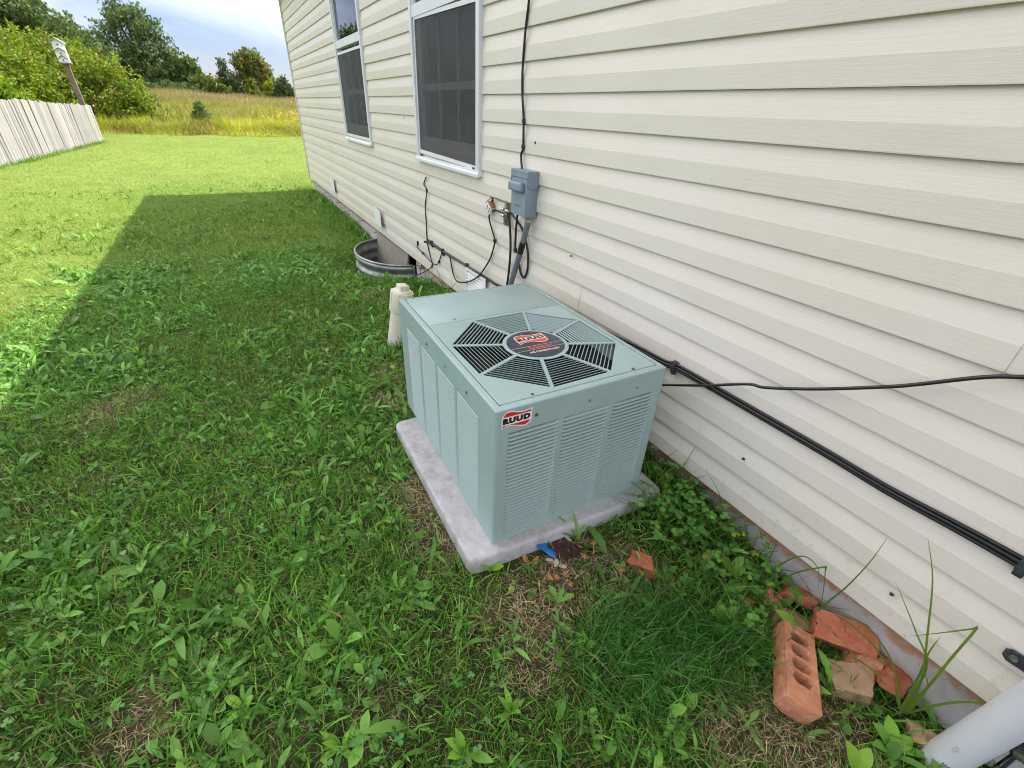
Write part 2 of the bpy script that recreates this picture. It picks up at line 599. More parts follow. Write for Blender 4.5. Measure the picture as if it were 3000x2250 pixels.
# ground under the grass
m, nt, b = mat('turf_soil')
near = ramp(nt, noise(nt, 7, 8, 0.68), [(0.28, (0.025, 0.028, 0.012)), (0.5, (0.05, 0.055, 0.02)), (0.75, (0.15, 0.12, 0.06))])  # near soil darkened to stand in for shade between blades
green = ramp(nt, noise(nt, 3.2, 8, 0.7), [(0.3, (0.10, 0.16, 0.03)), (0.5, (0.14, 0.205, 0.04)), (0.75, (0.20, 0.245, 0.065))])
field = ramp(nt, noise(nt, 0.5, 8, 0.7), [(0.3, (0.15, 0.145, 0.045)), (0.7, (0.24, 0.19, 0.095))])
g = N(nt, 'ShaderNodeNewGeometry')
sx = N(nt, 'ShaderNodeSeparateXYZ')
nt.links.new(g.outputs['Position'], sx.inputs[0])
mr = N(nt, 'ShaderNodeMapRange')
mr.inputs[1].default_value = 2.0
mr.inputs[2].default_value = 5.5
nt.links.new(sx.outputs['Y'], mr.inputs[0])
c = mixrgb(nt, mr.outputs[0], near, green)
mr2 = N(nt, 'ShaderNodeMapRange')
mr2.inputs[1].default_value = 25.6
mr2.inputs[2].default_value = 26.6
nt.links.new(sx.outputs['Y'], mr2.inputs[0])
c = mixrgb(nt, mr2.outputs[0], c, field)
nt.links.new(c, b.inputs['Base Color'])
b.inputs['Roughness'].default_value = 0.95
b.inputs['Specular IOR Level'].default_value = 0.1
bump(nt, b, noise(nt, 45, 7, 0.7), 0.8, 0.02)
M['ground'] = m


# ------------------------------------------------------------------ ground
def vnoise(x, y, s, seed=0):
    """smooth value noise 0..1, numpy"""
    r_ = np.random.default_rng(seed)
    T = r_.random((64, 64))
    X, Y = np.asarray(x) * s + 17.3, np.asarray(y) * s + 9.1
    xi, yi = np.floor(X).astype(int), np.floor(Y).astype(int)
    fx, fy = X - xi, Y - yi
    fx, fy = fx * fx * (3 - 2 * fx), fy * fy * (3 - 2 * fy)
    g = lambda a, b: T[a % 64, b % 64]
    return (g(xi, yi) * (1 - fx) + g(xi + 1, yi) * fx) * (1 - fy) + (g(xi, yi + 1) * (1 - fx) + g(xi + 1, yi + 1) * fx) * fy


WELL = (0.03, 4.78, 0.400, 0.560)    # window well: centre x, y, radii


def gz(x, y):
    x, y = np.asarray(x, float), np.asarray(y, float)
    ss = lambda a, b_, t: (lambda q: q * q * (3 - 2 * q))(np.clip((t - a) / (b_ - a), 0, 1))
    z = -0.215 + 0.105 * ss(.15, .75, y) * (1 - .75 * ss(3.5, 5.0, y) - .15 * ss(7, 10, y)) * (1 - ss(1.1, 2.6, -x))
    z = z + 0.012 * (vnoise(x, y, 1.3, 1) - 0.5) + 0.012 * (vnoise(x, y, 4.5, 2) - 0.5)
    z = z + np.clip(y - 26.0, 0, 36) * 0.042 + np.clip(y - 62, 0, 400) * 0.004
    z = z + 0.25 * (vnoise(x, y, 0.09, 3) - 0.5) * np.clip((y - 26) / 12, 0, 1)
    d = np.sqrt(((x - WELL[0]) / WELL[2]) ** 2 + ((y - WELL[1]) / WELL[3]) ** 2)
    z = np.where(d < 1.0, -0.50, z - 0.15 * np.exp(-((d - 1.0) / 0.55) ** 2))
    return z


def axis(parts):
    out = []
    for a, b_, st in parts:
        out += list(np.arange(a, b_ - 1e-6, st))
    return np.array(out + [parts[-1][1]])


xs = axis([(-400, -60, 40), (-60, -12, 3), (-12, -6, 0.5), (-6, 0.6, 0.06), (0.6, 14, 0.8), (14, 60, 4), (60, 400, 40)])
ys = axis([(-120, -4, 20), (-4, 0, 0.2), (0, 6, 0.05), (6, 12, 0.15), (12, 66, 0.6), (66, 130, 4), (130, 600, 40)])
GX, GY = np.meshgrid(xs, ys)
GZ = gz(GX, GY)
nx_, ny_ = len(xs), len(ys)
vv = np.stack([GX.ravel(), GY.ravel(), GZ.ravel()], 1)
ii = np.arange(nx_ * ny_).reshape(ny_, nx_)
ff = np.stack([ii[:-1, :-1].ravel(), ii[:-1, 1:].ravel(), ii[1:, 1:].ravel(), ii[1:, :-1].ravel()], 1)


def npmesh(name, verts, faces, mats, cols=None, smooth=True, fmat=None):
    """faces: list of int arrays (n,k)"""
    me = bpy.data.meshes.new(name)
    verts = np.asarray(verts, np.float32)
    faces = [f for f in faces if len(f)]
    me.vertices.add(len(verts))
    me.vertices.foreach_set('co', verts.ravel())
    nl = sum(f.size for f in faces)
    npoly = sum(len(f) for f in faces)
    me.loops.add(nl)
    me.polygons.add(npoly)
    me.loops.foreach_set('vertex_index', np.concatenate([f.ravel() for f in faces]).astype(np.int32))
    tot = np.concatenate([np.full(len(f), f.shape[1]) for f in faces])
    start = np.concatenate([[0], np.cumsum(tot)[:-1]])
    me.polygons.foreach_set('loop_start', start.astype(np.int32))
    try:
        me.polygons.foreach_set('loop_total', tot.astype(np.int32))
    except Exception:
        pass
    for m_ in (mats if isinstance(mats, (list, tuple)) else [mats]): me.materials.append(m_)
    if cols is not None:
        a = me.attributes.new('col', 'FLOAT_COLOR', 'POINT')
        c4 = np.ones((len(verts), 4), np.float32)
        c4[:, :3] = cols
        a.data.foreach_set('color', c4.ravel())
    me.polygons.foreach_set('use_smooth', np.full(npoly, smooth))
    me.update(calc_edges=True)
    me.validate()
    return me


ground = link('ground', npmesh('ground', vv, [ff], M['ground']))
setp(ground, 'mown lawn in front of the house rising into a rough field', kind='structure')

# ------------------------------------------------------------------ house
house = empty('house', (0, 0, 0), label='cream vinyl sided house with white windows on a concrete foundation', cat='house')
S = 0.127
Y0, Y1 = -1.15, 9.80  # near end out of view, kept short so sunlit ground lights the unit
WIN = [(2.66, 3.745, 0.852, 2.60), (5.09, 6.20, 0.852, 2.60)]


def course_profile(z0):
    # dutch lap: flat lower face, hollow upper slope, two courses to a panel
    p = []
    for c in (0, 1):
        z = z0 + c * S
        p += [(-0.0168, z), (-0.0172, z + 0.003), (-0.0170, z + 0.059), (-0.0158, z + 0.0645), (-0.0046, z + S)]
    return p


def siding_panel(row, ya, yb, dx, first):
    prof = course_profile(row * 2 * S)
    prof = [(0.006, row * 2 * S + 0.0005)] + prof
    n = max(2, int((yb - ya) / 0.14))
    yy = np.linspace(ya, yb, n + 1)
    v, f = [], []
    for y in yy:
        for j, (x, z) in enumerate(prof):
            wob = 0.0011 * (vnoise(y, z * 3, 1.7, 40 + row) - 0.5) * 2
            v.append((x + dx + wob, y, z + wob * 0.5))
    k = len(prof)
    for i in range(n):
        for j in range(k - 1):
            f.append((i * k + j, (i + 1) * k + j, (i + 1) * k + j + 1, i * k + j + 1))
    me = bpy.data.meshes.new('siding_panel')
    me.from_pydata(v, [], f)
    me.materials.append(M['siding'])
    me.polygons.foreach_set('use_smooth', [True] * len(f))
    try:
        me.set_sharp_from_angle(angle=R(5))
    except Exception:
        pass
    return link('siding_panel', me, house)


SEAMS = {0: [(0.83)], 3: [(0.212)], 1: [1.62], 5: [4.6], 2: [7.4], 7: [1.3], 8: [4.3]}
for row in range(11):
    z0, z1 = row * 2 * S, (row + 1) * 2 * S
    cuts = [(Y0, Y1)]
    if z0 > 0.80 or row >= 4:
        for (a, b_, _, _) in WIN:
            nc = []
            for (p, q) in cuts:
                if p < a and q > b_: nc += [(p, a + 0.02), (b_ - 0.02, q)]
                else: nc.append((p, q))
            cuts = nc
    for y in SEAMS.get(row, []):
        nc = []
        for (p, q) in cuts:
            if p + .1 < y < q - .1: nc += [(p, y), (y - 0.02, q)]
            else: nc.append((p, q))
        cuts = nc
    for i, (p, q) in enumerate(cuts):
        siding_panel(row, p, q, -0.0016 * (i % 2), row == 0)
# row 3 stops at the window sills: its second course (0.889-1.016) crosses the windows, so it is cut below
# corner post, sheathing, gable ends, roof
mb = MB()
mb.box(-0.028, 0.07, Y1, Y1 + 0.07, 0, 2.7)
mb.box(-0.034, -0.028, Y1 + 0.004, Y1 + 0.012, 0, 2.7)
mb.box(-0.034, -0.028, Y1 + 0.058, Y1 + 0.066, 0, 2.7)
mb.build('corner_post', M['trim'], house)
for (ya, yb) in ((9.72, 9.79), (Y0 + 0.02, Y0 + 0.1)):
    mb = MB()
    mb.add([(0.02, ya, 0), (6.98, ya, 0), (6.98, ya, 2.7), (3.5, ya, 3.95), (0.02, ya, 2.7), (0.02, yb, 0), (6.98, yb, 0), (6.98, yb, 2.7), (3.5, yb, 3.95), (0.02, yb, 2.7)],
           [(0, 1, 2, 3, 4), (9, 8, 7, 6, 5), (0, 5, 6, 1), (1, 6, 7, 2), (2, 7, 8, 3), (3, 8, 9, 4), (4, 9, 5, 0)])
    mb.build('gable_wall', M['siding'], house)
MB().box(6.98, 7.05, Y0, Y1, 0, 2.7).build('back_wall', M['siding'], house)
mb = MB()
for sgn in (1, -1):
    cx = 3.5
    ex, rx = cx - sgn * 3.8, cx
    A = [(ex, 2.78), (rx, 4.02), (rx, 4.06), (ex, 2.82)]
    mb.add([(x, -1.45, z) for x, z in A] + [(x, 10.15, z) for x, z in A], [(0, 1, 2, 3), (7, 6, 5, 4), (0, 4, 5, 1), (1, 5, 6, 2), (2, 6, 7, 3), (3, 7, 4, 0)])
mb.build('roof', M['roof'], house)
mb = MB().box(-0.30, -0.018, -1.43, 10.13, 2.685, 2.70)
mb.build('soffit', M['soffit'], house)
MB().box(-0.32, -0.302, -1.45, 10.15, 2.66, 2.80).build('fascia', M['white'], house)
for (ya, yb) in ((10.10, 10.13),):
    mb = MB()
    mb.add([(-0.3, ya, 2.66), (3.5, ya, 3.90), (3.5, ya, 4.01), (-0.3, ya, 2.77), (-0.3, yb, 2.66), (3.5, yb, 3.90), (3.5, yb, 4.01), (-0.3, yb, 2.77)],
           [(0, 1, 2, 3), (7, 6, 5, 4), (0, 4, 5, 1), (2, 6, 7, 3), (3, 7, 4, 0), (1, 5, 6, 2)])
    mb.build('rake_board', M['white'], house)

# foundation sections with form seams and tie ends
fy = [-1.15, -0.225, 1.30, 2.02, 3.28, 4.14, 5.36, 6.06, 6.74, 7.50, 8.18, 8.80, 9.24, 9.85]
for i in range(len(fy) - 1):
    if abs(fy[i] - 4.14) < 1e-6:
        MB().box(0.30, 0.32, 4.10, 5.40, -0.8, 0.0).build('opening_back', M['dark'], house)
        MB().box(0.03, 0.30, 4.10, 5.40, -0.82, -0.62).build('opening_sill', M['found'], house)
        continue
    off = 0.0015 * (i % 3)
    me = MB().box(0.030 + off, 0.25, fy[i] + 0.003, fy[i + 1] - 0.003, -0.8, -0.002 - 0.0006 * (i % 2)).mesh('foundation_wall', M['found'])
    bevel_mesh(me, 0.004, 1)
    link('foundation_wall', me, house)
for y, z in ((9.70, -.045), (9.24, -.076), (8.38, -.056), (8.18, -.075), (7.50, -.065), (6.74, -.051), (6.06, -.052), (5.37, -.047), (4.02, -.063), (3.28, -.047), (-0.235, 0.012 - 0.06)):
    mb = MB().tube([(0.04, y, z), (-0.005, y, z), (-0.03, y + 0.004, z + 0.004)], 0.0035, 5)
    mb.tube([(-0.03, y + 0.004, z + 0.004), (-0.030, y + 0.004, z - 0.02 * random.random() - 0.004)], 0.003, 5)
    mb.build('form_tie', M['rust'], house)

# vent covers
def vent(y0, y1, z0, z1, lift, frame=False):
    mb = MB()
    xb = -0.0205
    # a wedge: far edge close to the siding, near edge stands off
    mb.add([(xb - 0.001, y1, z0), (xb - lift, y0, z0), (xb - lift, y0, z1), (xb - 0.001, y1, z1), (xb - 0.006, y1, z0), (xb - lift - 0.006, y0, z0), (xb - lift - 0.006, y0, z1), (xb - 0.006, y1, z1)],
           [(0, 1, 2, 3), (7, 6, 5, 4), (0, 4, 5, 1), (1, 5, 6, 2), (2, 6, 7, 3), (3, 7, 4, 0)])
    v = mb.build('vent_cover', M['ventwhite'], house)
    if frame:
        mb = MB()
        w_ = 0.018
        for (a, b_, c, d) in ((y0, y1, z1 - w_, z1), (y0, y1, z0, z0 + w_), (y0, y0 + w_, z0 + w_, z1 - w_), (y1 - w_, y1, z0 + w_, z1 - w_)):
            mb.box(xb - lift - 0.014, xb - 0.004, a, b_, c, d)
        mb.build('vent_frame', M['ventwhite'], v)
        for k in range(7):
            z = z0 + 0.028 + k * (z1 - z0 - 0.06) / 6.5
            mb = MB()
            mb.add([(xb - lift - 0.006, y0 + w_, z + 0.012), (xb - lift - 0.013, y0 + w_, z), (xb - lift - 0.013, y1 - w_, z), (xb - lift - 0.006, y1 - w_, z + 0.012), (xb - lift - 0.006, y0 + w_, z - 0.002), (xb - lift - 0.006, y1 - w_, z - 0.002)],
                   [(0, 1, 2, 3), (1, 4, 5, 2), (0, 4, 1), (3, 2, 5)])
            mb.build('slat', M['ventwhite'], v)
    return v


vent(7.36, 7.70, 0.088, 0.262, 0.022)
vent(4.947, 5.27, 0.088, 0.256, 0.030)
vent(2.545, 2.850, 0.055, 0.253, 0.006, True)


# windows
def window(y0, y1, z0, z1, rail, tilt, screen_drop):
    wroot = MB()
    fw = 0.075
    # outer frame, mitred look: side jambs run full height
    wroot.box(-0.036, 0.03, y0, y0 + fw * 0.55, z0, z1)
    wroot.box(-0.036, 0.03, y1 - fw * 0.55, y1, z0, z1)
    wroot.box(-0.0375, 0.03, y0 - 0.004, y1 + 0.004, z0 - 0.004, z0 + 0.030)
    wroot.box(-0.0365, 0.03, y0 + fw * 0.55, y1 - fw * 0.55, z1 - 0.05, z1)
    # sloped sill
    wroot.add([(-0.046, y0 - 0.006, z0 - 0.008), (-0.046, y1 + 0.006, z0 - 0.008), (-0.046, y1 + 0.006, z0 + 0.012), (-0.046, y0 - 0.006, z0 + 0.012), (-0.035, y0 - 0.006, z0 - 0.008), (-0.035, y1 + 0.006, z0 - 0.008), (-0.035, y1 + 0.006, z0 + 0.022), (-0.035, y0 - 0.006, z0 + 0.022)],
              [(0, 1, 2, 3), (7, 6, 5, 4), (0, 4, 5, 1), (2, 6, 7, 3), (0, 3, 7, 4), (1, 5, 6, 2)])
    me = wroot.mesh('window', M['white'])
    bevel_mesh(me, 0.003, 2)
    win = link('window', me, house)
    # J channel shadow gap beside the frame
    ji = 0.05
    a, b_ = y0 + fw * 0.55, y1 - fw * 0.55
    # meeting rail, upper sash
    MB().box(-0.030, 0.02, a, b_, rail - 0.035, rail + 0.030).build('meeting_rail', M['white'], win)
    mb = MB()
    for (p, q, c, d) in ((a, a + 0.028, rail + 0.03, z1 - 0.05), (b_ - 0.028, b_, rail + 0.03, z1 - 0.05)):
        mb.box(-0.020, 0.02, p, q, c, d)
    mb.box(-0.020, 0.02, a + 0.028, b_ - 0.028, z1 - 0.08, z1 - 0.05)
    mb.build('upper_sash', M['white'], win)
    MB().box(-0.004, 0.002, a + 0.028, b_ - 0.028, rail + 0.03, z1 - 0.08).build('pane', M['glass'], win)
    # lower sash sits further in
    mb = MB()
    for (p, q, c, d) in ((a, a + 0.045, z0 + 0.03, rail - 0.035), (b_ - 0.045, b_, z0 + 0.03, rail - 0.035)):
        mb.box(0.012, 0.045, p, q, c, d)
    mb.box(0.012, 0.045, a + 0.045, b_ - 0.045, z0 + 0.03, z0 + 0.075)
    mb.build('lower_sash', M['white'], win)
    MB().box(0.024, 0.030, a + 0.045, b_ - 0.045, z0 + 0.075, rail - 0.035).build('pane', M['glass'], win)
    # muntins inside the lower pane
    for k in (1, 2):
        y = a + 0.045 + (b_ - a - 0.09) * k / 3
        MB().box(0.012, 0.023, y - 0.009, y + 0.009, z0 + 0.076, rail - 0.036).build('muntin', M['muntin'], win)
    zm = (z0 + 0.075 + rail - 0.035) / 2
    MB().box(0.0115, 0.0235, a + 0.046, b_ - 0.046, zm - 0.020, zm + 0.020).build('muntin', M['muntin'], win)
    # insect screen in its own slim frame; one hangs askew
    zt, zb = rail - 0.038 - screen_drop, z0 + 0.040
    sa, sb = a + 0.004, b_ - 0.004
    Tm = Matrix.Rotation(tilt, 4, 'X')
    cpt = Vector((0, (sa + sb) / 2, zb))
    Tm = Matrix.Translation(cpt) @ Tm @ Matrix.Translation(-cpt)
    mb = MB()
    for (p, q, c, d) in ((sa, sa + 0.014, zb, zt), (sb - 0.014, sb, zb, zt), (sa + 0.014, sb - 0.014, zb, zb + 0.022), (sa + 0.014, sb - 0.014, zt - 0.022, zt)):
        mb.box(-0.026, -0.015, p, q, c, d, mat=Tm)
    mb.build('screen_frame', M['white'], win)
    MB().box(-0.0215, -0.0205, sa + 0.013, sb - 0.013, zb + 0.02, zt - 0.02, mat=Tm).build('screen', M['screen'], win)
    # room behind: box coloured dark as if unlit, curtain in the upper part
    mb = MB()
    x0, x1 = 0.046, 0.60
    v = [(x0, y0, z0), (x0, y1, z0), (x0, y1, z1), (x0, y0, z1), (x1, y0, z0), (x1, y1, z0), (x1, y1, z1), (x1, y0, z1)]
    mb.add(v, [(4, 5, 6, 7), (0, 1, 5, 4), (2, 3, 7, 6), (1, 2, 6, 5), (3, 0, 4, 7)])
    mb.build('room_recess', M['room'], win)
    nfold = 66
    yy = np.linspace(a + 0.02, b_ - 0.02, nfold)
    zlo = z0 + 0.09 if tilt else rail - 0.1
    v, f = [], []
    for i, y in enumerate(yy):
        x = 0.14 + 0.018 * math.sin(i * 0.9) + 0.008 * math.sin(i * 2.3)
        v += [(x, y, zlo), (x, y, z1 - 0.06)]
    for i in range(nfold - 1): f.append((2 * i, 2 * i + 2, 2 * i + 3, 2 * i + 1))
    me = bpy.data.meshes.new('curtain')
    me.from_pydata(v, [], f)
    me.materials.append(M['curtain'])
    me.polygons.foreach_set('use_smooth', [True] * len(f))
    link('curtain', me, win)
    if tilt:
        for y in (a + 0.03, b_ - 0.05):
            MB().box(-0.030, -0.016, y, y + 0.025, zb - 0.009, zb + 0.002).build('latch', M['black'], win)
    return win


window(*WIN[0], 1.745, R(1.3), 0.0)
window(*WIN[1], 1.735, 0.0, 0.03)
# small scuffs and screw heads on the siding
for y, z in ((2.075, 1.069), (1.70, 0.62), (4.05, 1.12), (0.62, 0.20), (0.12, 0.10)):
    MB().lathe([(0.0001, 0.0), (0.0055, 0.0), (0.0045, 0.004), (0.0001, 0.005)], 8, mat=Matrix.Translation((-0.0165, y, z)) @ Matrix.Rotation(R(-90), 4, 'Y')).build('screw_head', M['strap'], house)

# ------------------------------------------------------------------ air conditioner
AC = (-0.2166, 0.8659, -0.0498)
AW, AL, AH = 0.633, 0.930, 0.535
pad_top = -0.0505
ac = empty('air_conditioner', AC, (0, 0, R(-1.48) + 0.0), label='grey green air conditioner with louvred sides and a round badge on its octagon grille', cat='air conditioner')
PITCH, NL = 0.01453, 30
COLS_F = [(-0.592, -0.416), (-0.399, -0.224), (-0.206, -0.034)]
COLS_L = [(0.115, 0.291), (0.306, 0.477), (0.493, 0.660), (0.676, 0.845)]


def louver_mesh(wd):
    # pressed louvre: slopes outward and down, ends turn into the sheet
    n = 8
    ts = [0, 0.015, 0.04, 0.08, 0.5, 0.92, 0.96, 0.985, 1]
    am = [0.0, 0.55, 0.85, 1, 1, 1, 0.85, 0.55, 0.0]
    v, f = [], []
    for t, a in zip(ts, am):
        x = t * wd
        # lower edge flush with the sheet, upper edge pressed in: a dark slot under the louvre above
        zl = (1 - a) * 0.006
        zt = 0.0060 + (1 - a) * 0.0084
        v += [(x, -0.0016 * a, zl * 0.1), (x, 0.0012 * a, zt * 0.38), (x, 0.0050 * a, zt * 0.74), (x, 0.0110 * a, zt), (x, 0.0110 * a + 0.0004, zt - 0.0008), (x, 0.0002 * a + 0.0006, -0.0006)]
    k = 6
    for i in range(len(ts) - 1):
        for j in range(k):
            j2 = (j + 1) % k
            f.append((i * k + j, (i + 1) * k + j, (i + 1) * k + j2, i * k + j2))
    me = bpy.data.meshes.new('louver')
    me.from_pydata(v, [], f)
    me.materials.append(M['ac'])
    bm = bmesh.new()
    bm.from_mesh(me)
    bmesh.ops.recalc_face_normals(bm, faces=bm.faces)
    bm.to_mesh(me)
    bm.free()
    me.polygons.foreach_set('use_smooth', [True] * len(me.polygons))
    return me


def louver_panel(name, cols, width, place, backing):
    """front: local (u along, d outwards, z). place maps (u, depth, z) -> local"""
    mb = MB()
    rc = 0.008
    zb, zt = 0.0, AH - 0.004
    lo, hi = 0.013, 0.013 + NL * PITCH
    us = [rc if name == 'front_panel' else rc]
    edges = [0 + (0 if name == 'front_panel' else rc)]
    u0, u1 = (-AW + rc, -0.0) if name == 'front_panel' else (rc, AL)

    def bx(a, b_, c, d):
        mb.prism([(a, c), (b_, c), (b_, d), (a, d)], 0.0, 0.0016, lambda p, q, h: place(p, h, q))

    bx(u0, u1, zb, lo)
    bx(u0, u1, hi, zt)
    prev = u0
    for (a, b_) in cols:
        bx(prev, a, lo, hi)
        prev = b_
    bx(prev, u1, lo, hi)
    p = mb.build(name, M['ac'], ac)
    return p


fp = louver_panel('front_panel', COLS_F, AW, lambda u, d, z: (u, d, z), None)
lp = louver_panel('side_panel', COLS_L, AL, lambda u, d, z: (-AW + d, u, z), None)
lmF = {}
for (a, b_) in COLS_F:
    me = louver_mesh(b_ - a)
    for k in range(NL):
        link('louver', me, fp, (a, 0.0, 0.013 + k * PITCH))
for (a, b_) in COLS_L:
    me = louver_mesh(b_ - a)
    for k in range(NL):
        # rotate -90 about z: local x -> -y, outward -y -> -x
        link('louver', me, lp, (-AW, b_, 0.013 + k * PITCH), (0, 0, R(-90)))
# rounded corner between the two panels
mb = MB()
rc = 0.008
v, f = [], []
for z in (0.0, AH - 0.004):
    for k in range(6):
        a = math.pi + k / 5 * math.pi / 2
        v.append((-AW + rc + rc * math.cos(a), rc + rc * math.sin(a), z))
for k in range(5): f.append((k, k + 1, 7 + k, 6 + k))
mb.add(v, f)
mb.build('corner_trim', M['ac'], ac, smooth=True)
# plain back and wall-side sheets
MB().box(-0.0016, 0.0, 0.0, AL, 0.0, AH - 0.004).build('wall_side_panel', M['ac'], ac)
MB().box(-AW, 0.0, AL, AL + 0.0016, 0.0, AH - 0.004).build('back_panel', M['ac'], ac)
# dark inside (coil and cavity)
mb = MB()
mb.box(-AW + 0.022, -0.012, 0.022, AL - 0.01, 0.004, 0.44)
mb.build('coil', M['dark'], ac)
# base tray
MB().box(-AW + 0.003, -0.003, 0.003, AL - 0.003, -0.004, 0.004).build('base_pan', M['ac'], ac)
# top rim: flat flange with rolled edge
mb = MB()
zi = AH - 0.004
outer = [(-AW, 0.0), (0, 0.0), (0, AL), (-AW, AL)]
off = lambda d, q: [(-AW + d, q), (0 - d, q), (0 - d, AL - d), (-AW + d, AL - d)]
rings = [[(x, y, zi) for x, y in outer],
         [(-AW + 0.0015, 0.0015, zi + 0.003), (-0.0015, 0.0015, zi + 0.003), (-0.0015, AL - 0.0015, zi + 0.003), (-AW + 0.0015, AL - 0.0015, zi + 0.003)],
         [(-AW + 0.0045, 0.0045, zi + 0.0045), (-0.0045, 0.0045, zi + 0.0045), (-0.0045, AL - 0.0045, zi + 0.0045), (-AW + 0.0045, AL - 0.0045, zi + 0.0045)],
         [(-AW + 0.0215, 0.0235, zi + 0.0040), (-0.0185, 0.0235, zi + 0.0040), (-0.0185, AL - 0.010, zi + 0.0040), (-AW + 0.0215, AL - 0.010, zi + 0.0040)],
         [(-AW + 0.0215, 0.0235, zi - 0.020), (-0.0185, 0.0235, zi - 0.020), (-0.0185, AL - 0.010, zi - 0.020), (-AW + 0.0215, AL - 0.010, zi - 0.020)]]
v = [p for r_ in rings for p in r_]
f = []
for i in range(4):
    for k in range(4):
        f.append((i * 4 + k, i * 4 + (k + 1) % 4, (i + 1) * 4 + (k + 1) % 4, (i + 1) * 4 + k))
mb.add(v, f)
mb.build('top_rim', M['ac'], ac, smooth=35)
LZ = AH + 0.0008
X0, X1, YA, YS, YB = -0.6075, -0.0225, 0.0275, 0.6165, 0.9165


def lid(ya, yb, name):
    mb = MB()
    e = 0.002
    mb.add([(X0, ya, LZ - 0.02), (X1, ya, LZ - 0.02), (X1, yb, LZ - 0.02), (X0, yb, LZ - 0.02), (X0, ya, LZ - e), (X1, ya, LZ - e), (X1, yb, LZ - e), (X0, yb, LZ - e),
            (X0 + e, ya + e, LZ), (X1 - e, ya + e, LZ), (X1 - e, yb - e, LZ), (X0 + e, yb - e, LZ)],
           [(0, 1, 5, 4), (1, 2, 6, 5), (2, 3, 7, 6), (3, 0, 4, 7), (4, 5, 9, 8), (5, 6, 10, 9), (6, 7, 11, 10), (7, 4, 8, 11), (8, 9, 10, 11)])
    return mb.build(name, M['ac'], ac, smooth=50)


lid(YS + 0.002, YB, 'service_cover')
# fan grille sheet with an octagon hole
GC = Vector((-0.3145, 0.3235))
RO, ROT = 0.297, R(1.5)
oc = [GC + Vector((math.cos(R(22.5 + 45 * k) + ROT), math.sin(R(22.5 + 45 * k) + ROT))) * RO for k in range(8)]
e = 0.002
xa, xb_, ya, yb = X0 + e, X1 - e, YA + e, YS - e
bp_ = [(xb_, oc[0].y), (oc[1].x, yb), (oc[2].x, yb), (xa, oc[3].y), (xa, oc[4].y), (oc[5].x, ya), (oc[6].x, ya), (xb_, oc[7].y)]
cor = {0: (xb_, yb), 2: (xa, yb), 4: (xa, ya), 6: (xb_, ya)}
mb = MB()
for k in range(8):
    k2 = (k + 1) % 8
    poly = [tuple(oc[k]), bp_[k]] + ([cor[k]] if k in cor else []) + [bp_[k2], tuple(oc[k2])]
    # octagon reaches close to the lid edge: keep points inside
    poly = [(min(max(x, xa), xb_), min(max(y, ya), yb)) for x, y in poly]
    mb.add([(x, y, LZ) for x, y in poly], [tuple(range(len(poly)))])
    # inner lip of the hole
    mb.add([(*oc[k], LZ), (*oc[k2], LZ), (*oc[k2], LZ - 0.006), (*oc[k], LZ - 0.006)], [(0, 1, 2, 3)])
for (x0, y0, x1, y1) in ((xa, ya, xb_, ya), (xb_, ya, xb_, yb), (xb_, yb, xa, yb), (xa, yb, xa, ya)):
    nx, ny = (y1 - y0), -(x1 - x0)
    l_ = math.hypot(nx, ny)
    nx, ny = nx / l_ * e, ny / l_ * e
    mb.add([(x0, y0, LZ), (x1, y1, LZ), (x1 + nx, y1 + ny, LZ - e), (x0 + nx, y0 + ny, LZ - e), (x1 + nx, y1 + ny, LZ - 0.02), (x0 + nx, y0 + ny, LZ - 0.02)], [(0, 1, 2, 3), (3, 2, 4, 5)])
grille = mb.build('fan_grille', M['ac'], ac)
# hub ring and spokes
mb = MB()
mb.lathe([(0.0001, -0.004), (0.114, -0.004), (0.118, -0.002), (0.118, -0.0003), (0.116, 0.0), (0.0001, 0.0)], 40, (GC.x, GC.y, LZ + 0.0001))
mb.build('hub', M['ac'], grille, smooth=40)
for k in range(8):
    a = R(22.5 + 45 * k) + ROT
    T = Matrix.Translation((GC.x, GC.y, LZ)) @ Matrix.Rotation(a, 4, 'Z')
    MB().box(0.112, RO + 0.001, -0.0062, 0.0062, -0.004, -0.0002, mat=T).build('spoke', M['ac'], grille)
NF = 11
for j in range(NF):
    a_ = 0.130 + j * 0.01325
    hl = a_ * math.tan(R(22.5)) - 0.0085
    mb = MB()
    pr_ = [(a_ + 0.0012, -0.0004), (a_ - 0.0002, -0.0002), (a_ - 0.0014, -0.0026), (a_ - 0.0022, -0.0042), (a_ - 0.0008, -0.0040)]
    n = len(pr_)
    v = [(x, s_ * hl, z) for s_ in (-1, 1) for x, z in pr_]
    mb.add(v, [tuple(range(n)), tuple(range(n, 2 * n))] + [(i, (i + 1) % n, n + (i + 1) % n, n + i) for i in range(n)])
    me = mb.mesh('fin', M['ac'], True)
    try: me.set_sharp_from_angle(angle=R(40))
    except Exception: pass
    for k in range(8):
        link('fin', me, grille, (GC.x, GC.y, LZ), (0, 0, R(45 * k + 45) + ROT))
# fan under the grille
mb = MB()
mb.lathe([(0.0001, 0), (0.05, 0), (0.05, 0.03), (0.0001, 0.032)], 18, (GC.x, GC.y, AH - 0.09))
for k in range(4):
    T = Matrix.Translation((GC.x, GC.y, AH - 0.075)) @ Matrix.Rotation(R(90 * k + 20), 4, 'Z') @ Matrix.Rotation(R(22), 4, 'X')
    mb.box(0.045, 0.25, -0.07, 0.07, -0.001, 0.001, mat=T)
mb.build('fan_blade', M['dark'], ac)


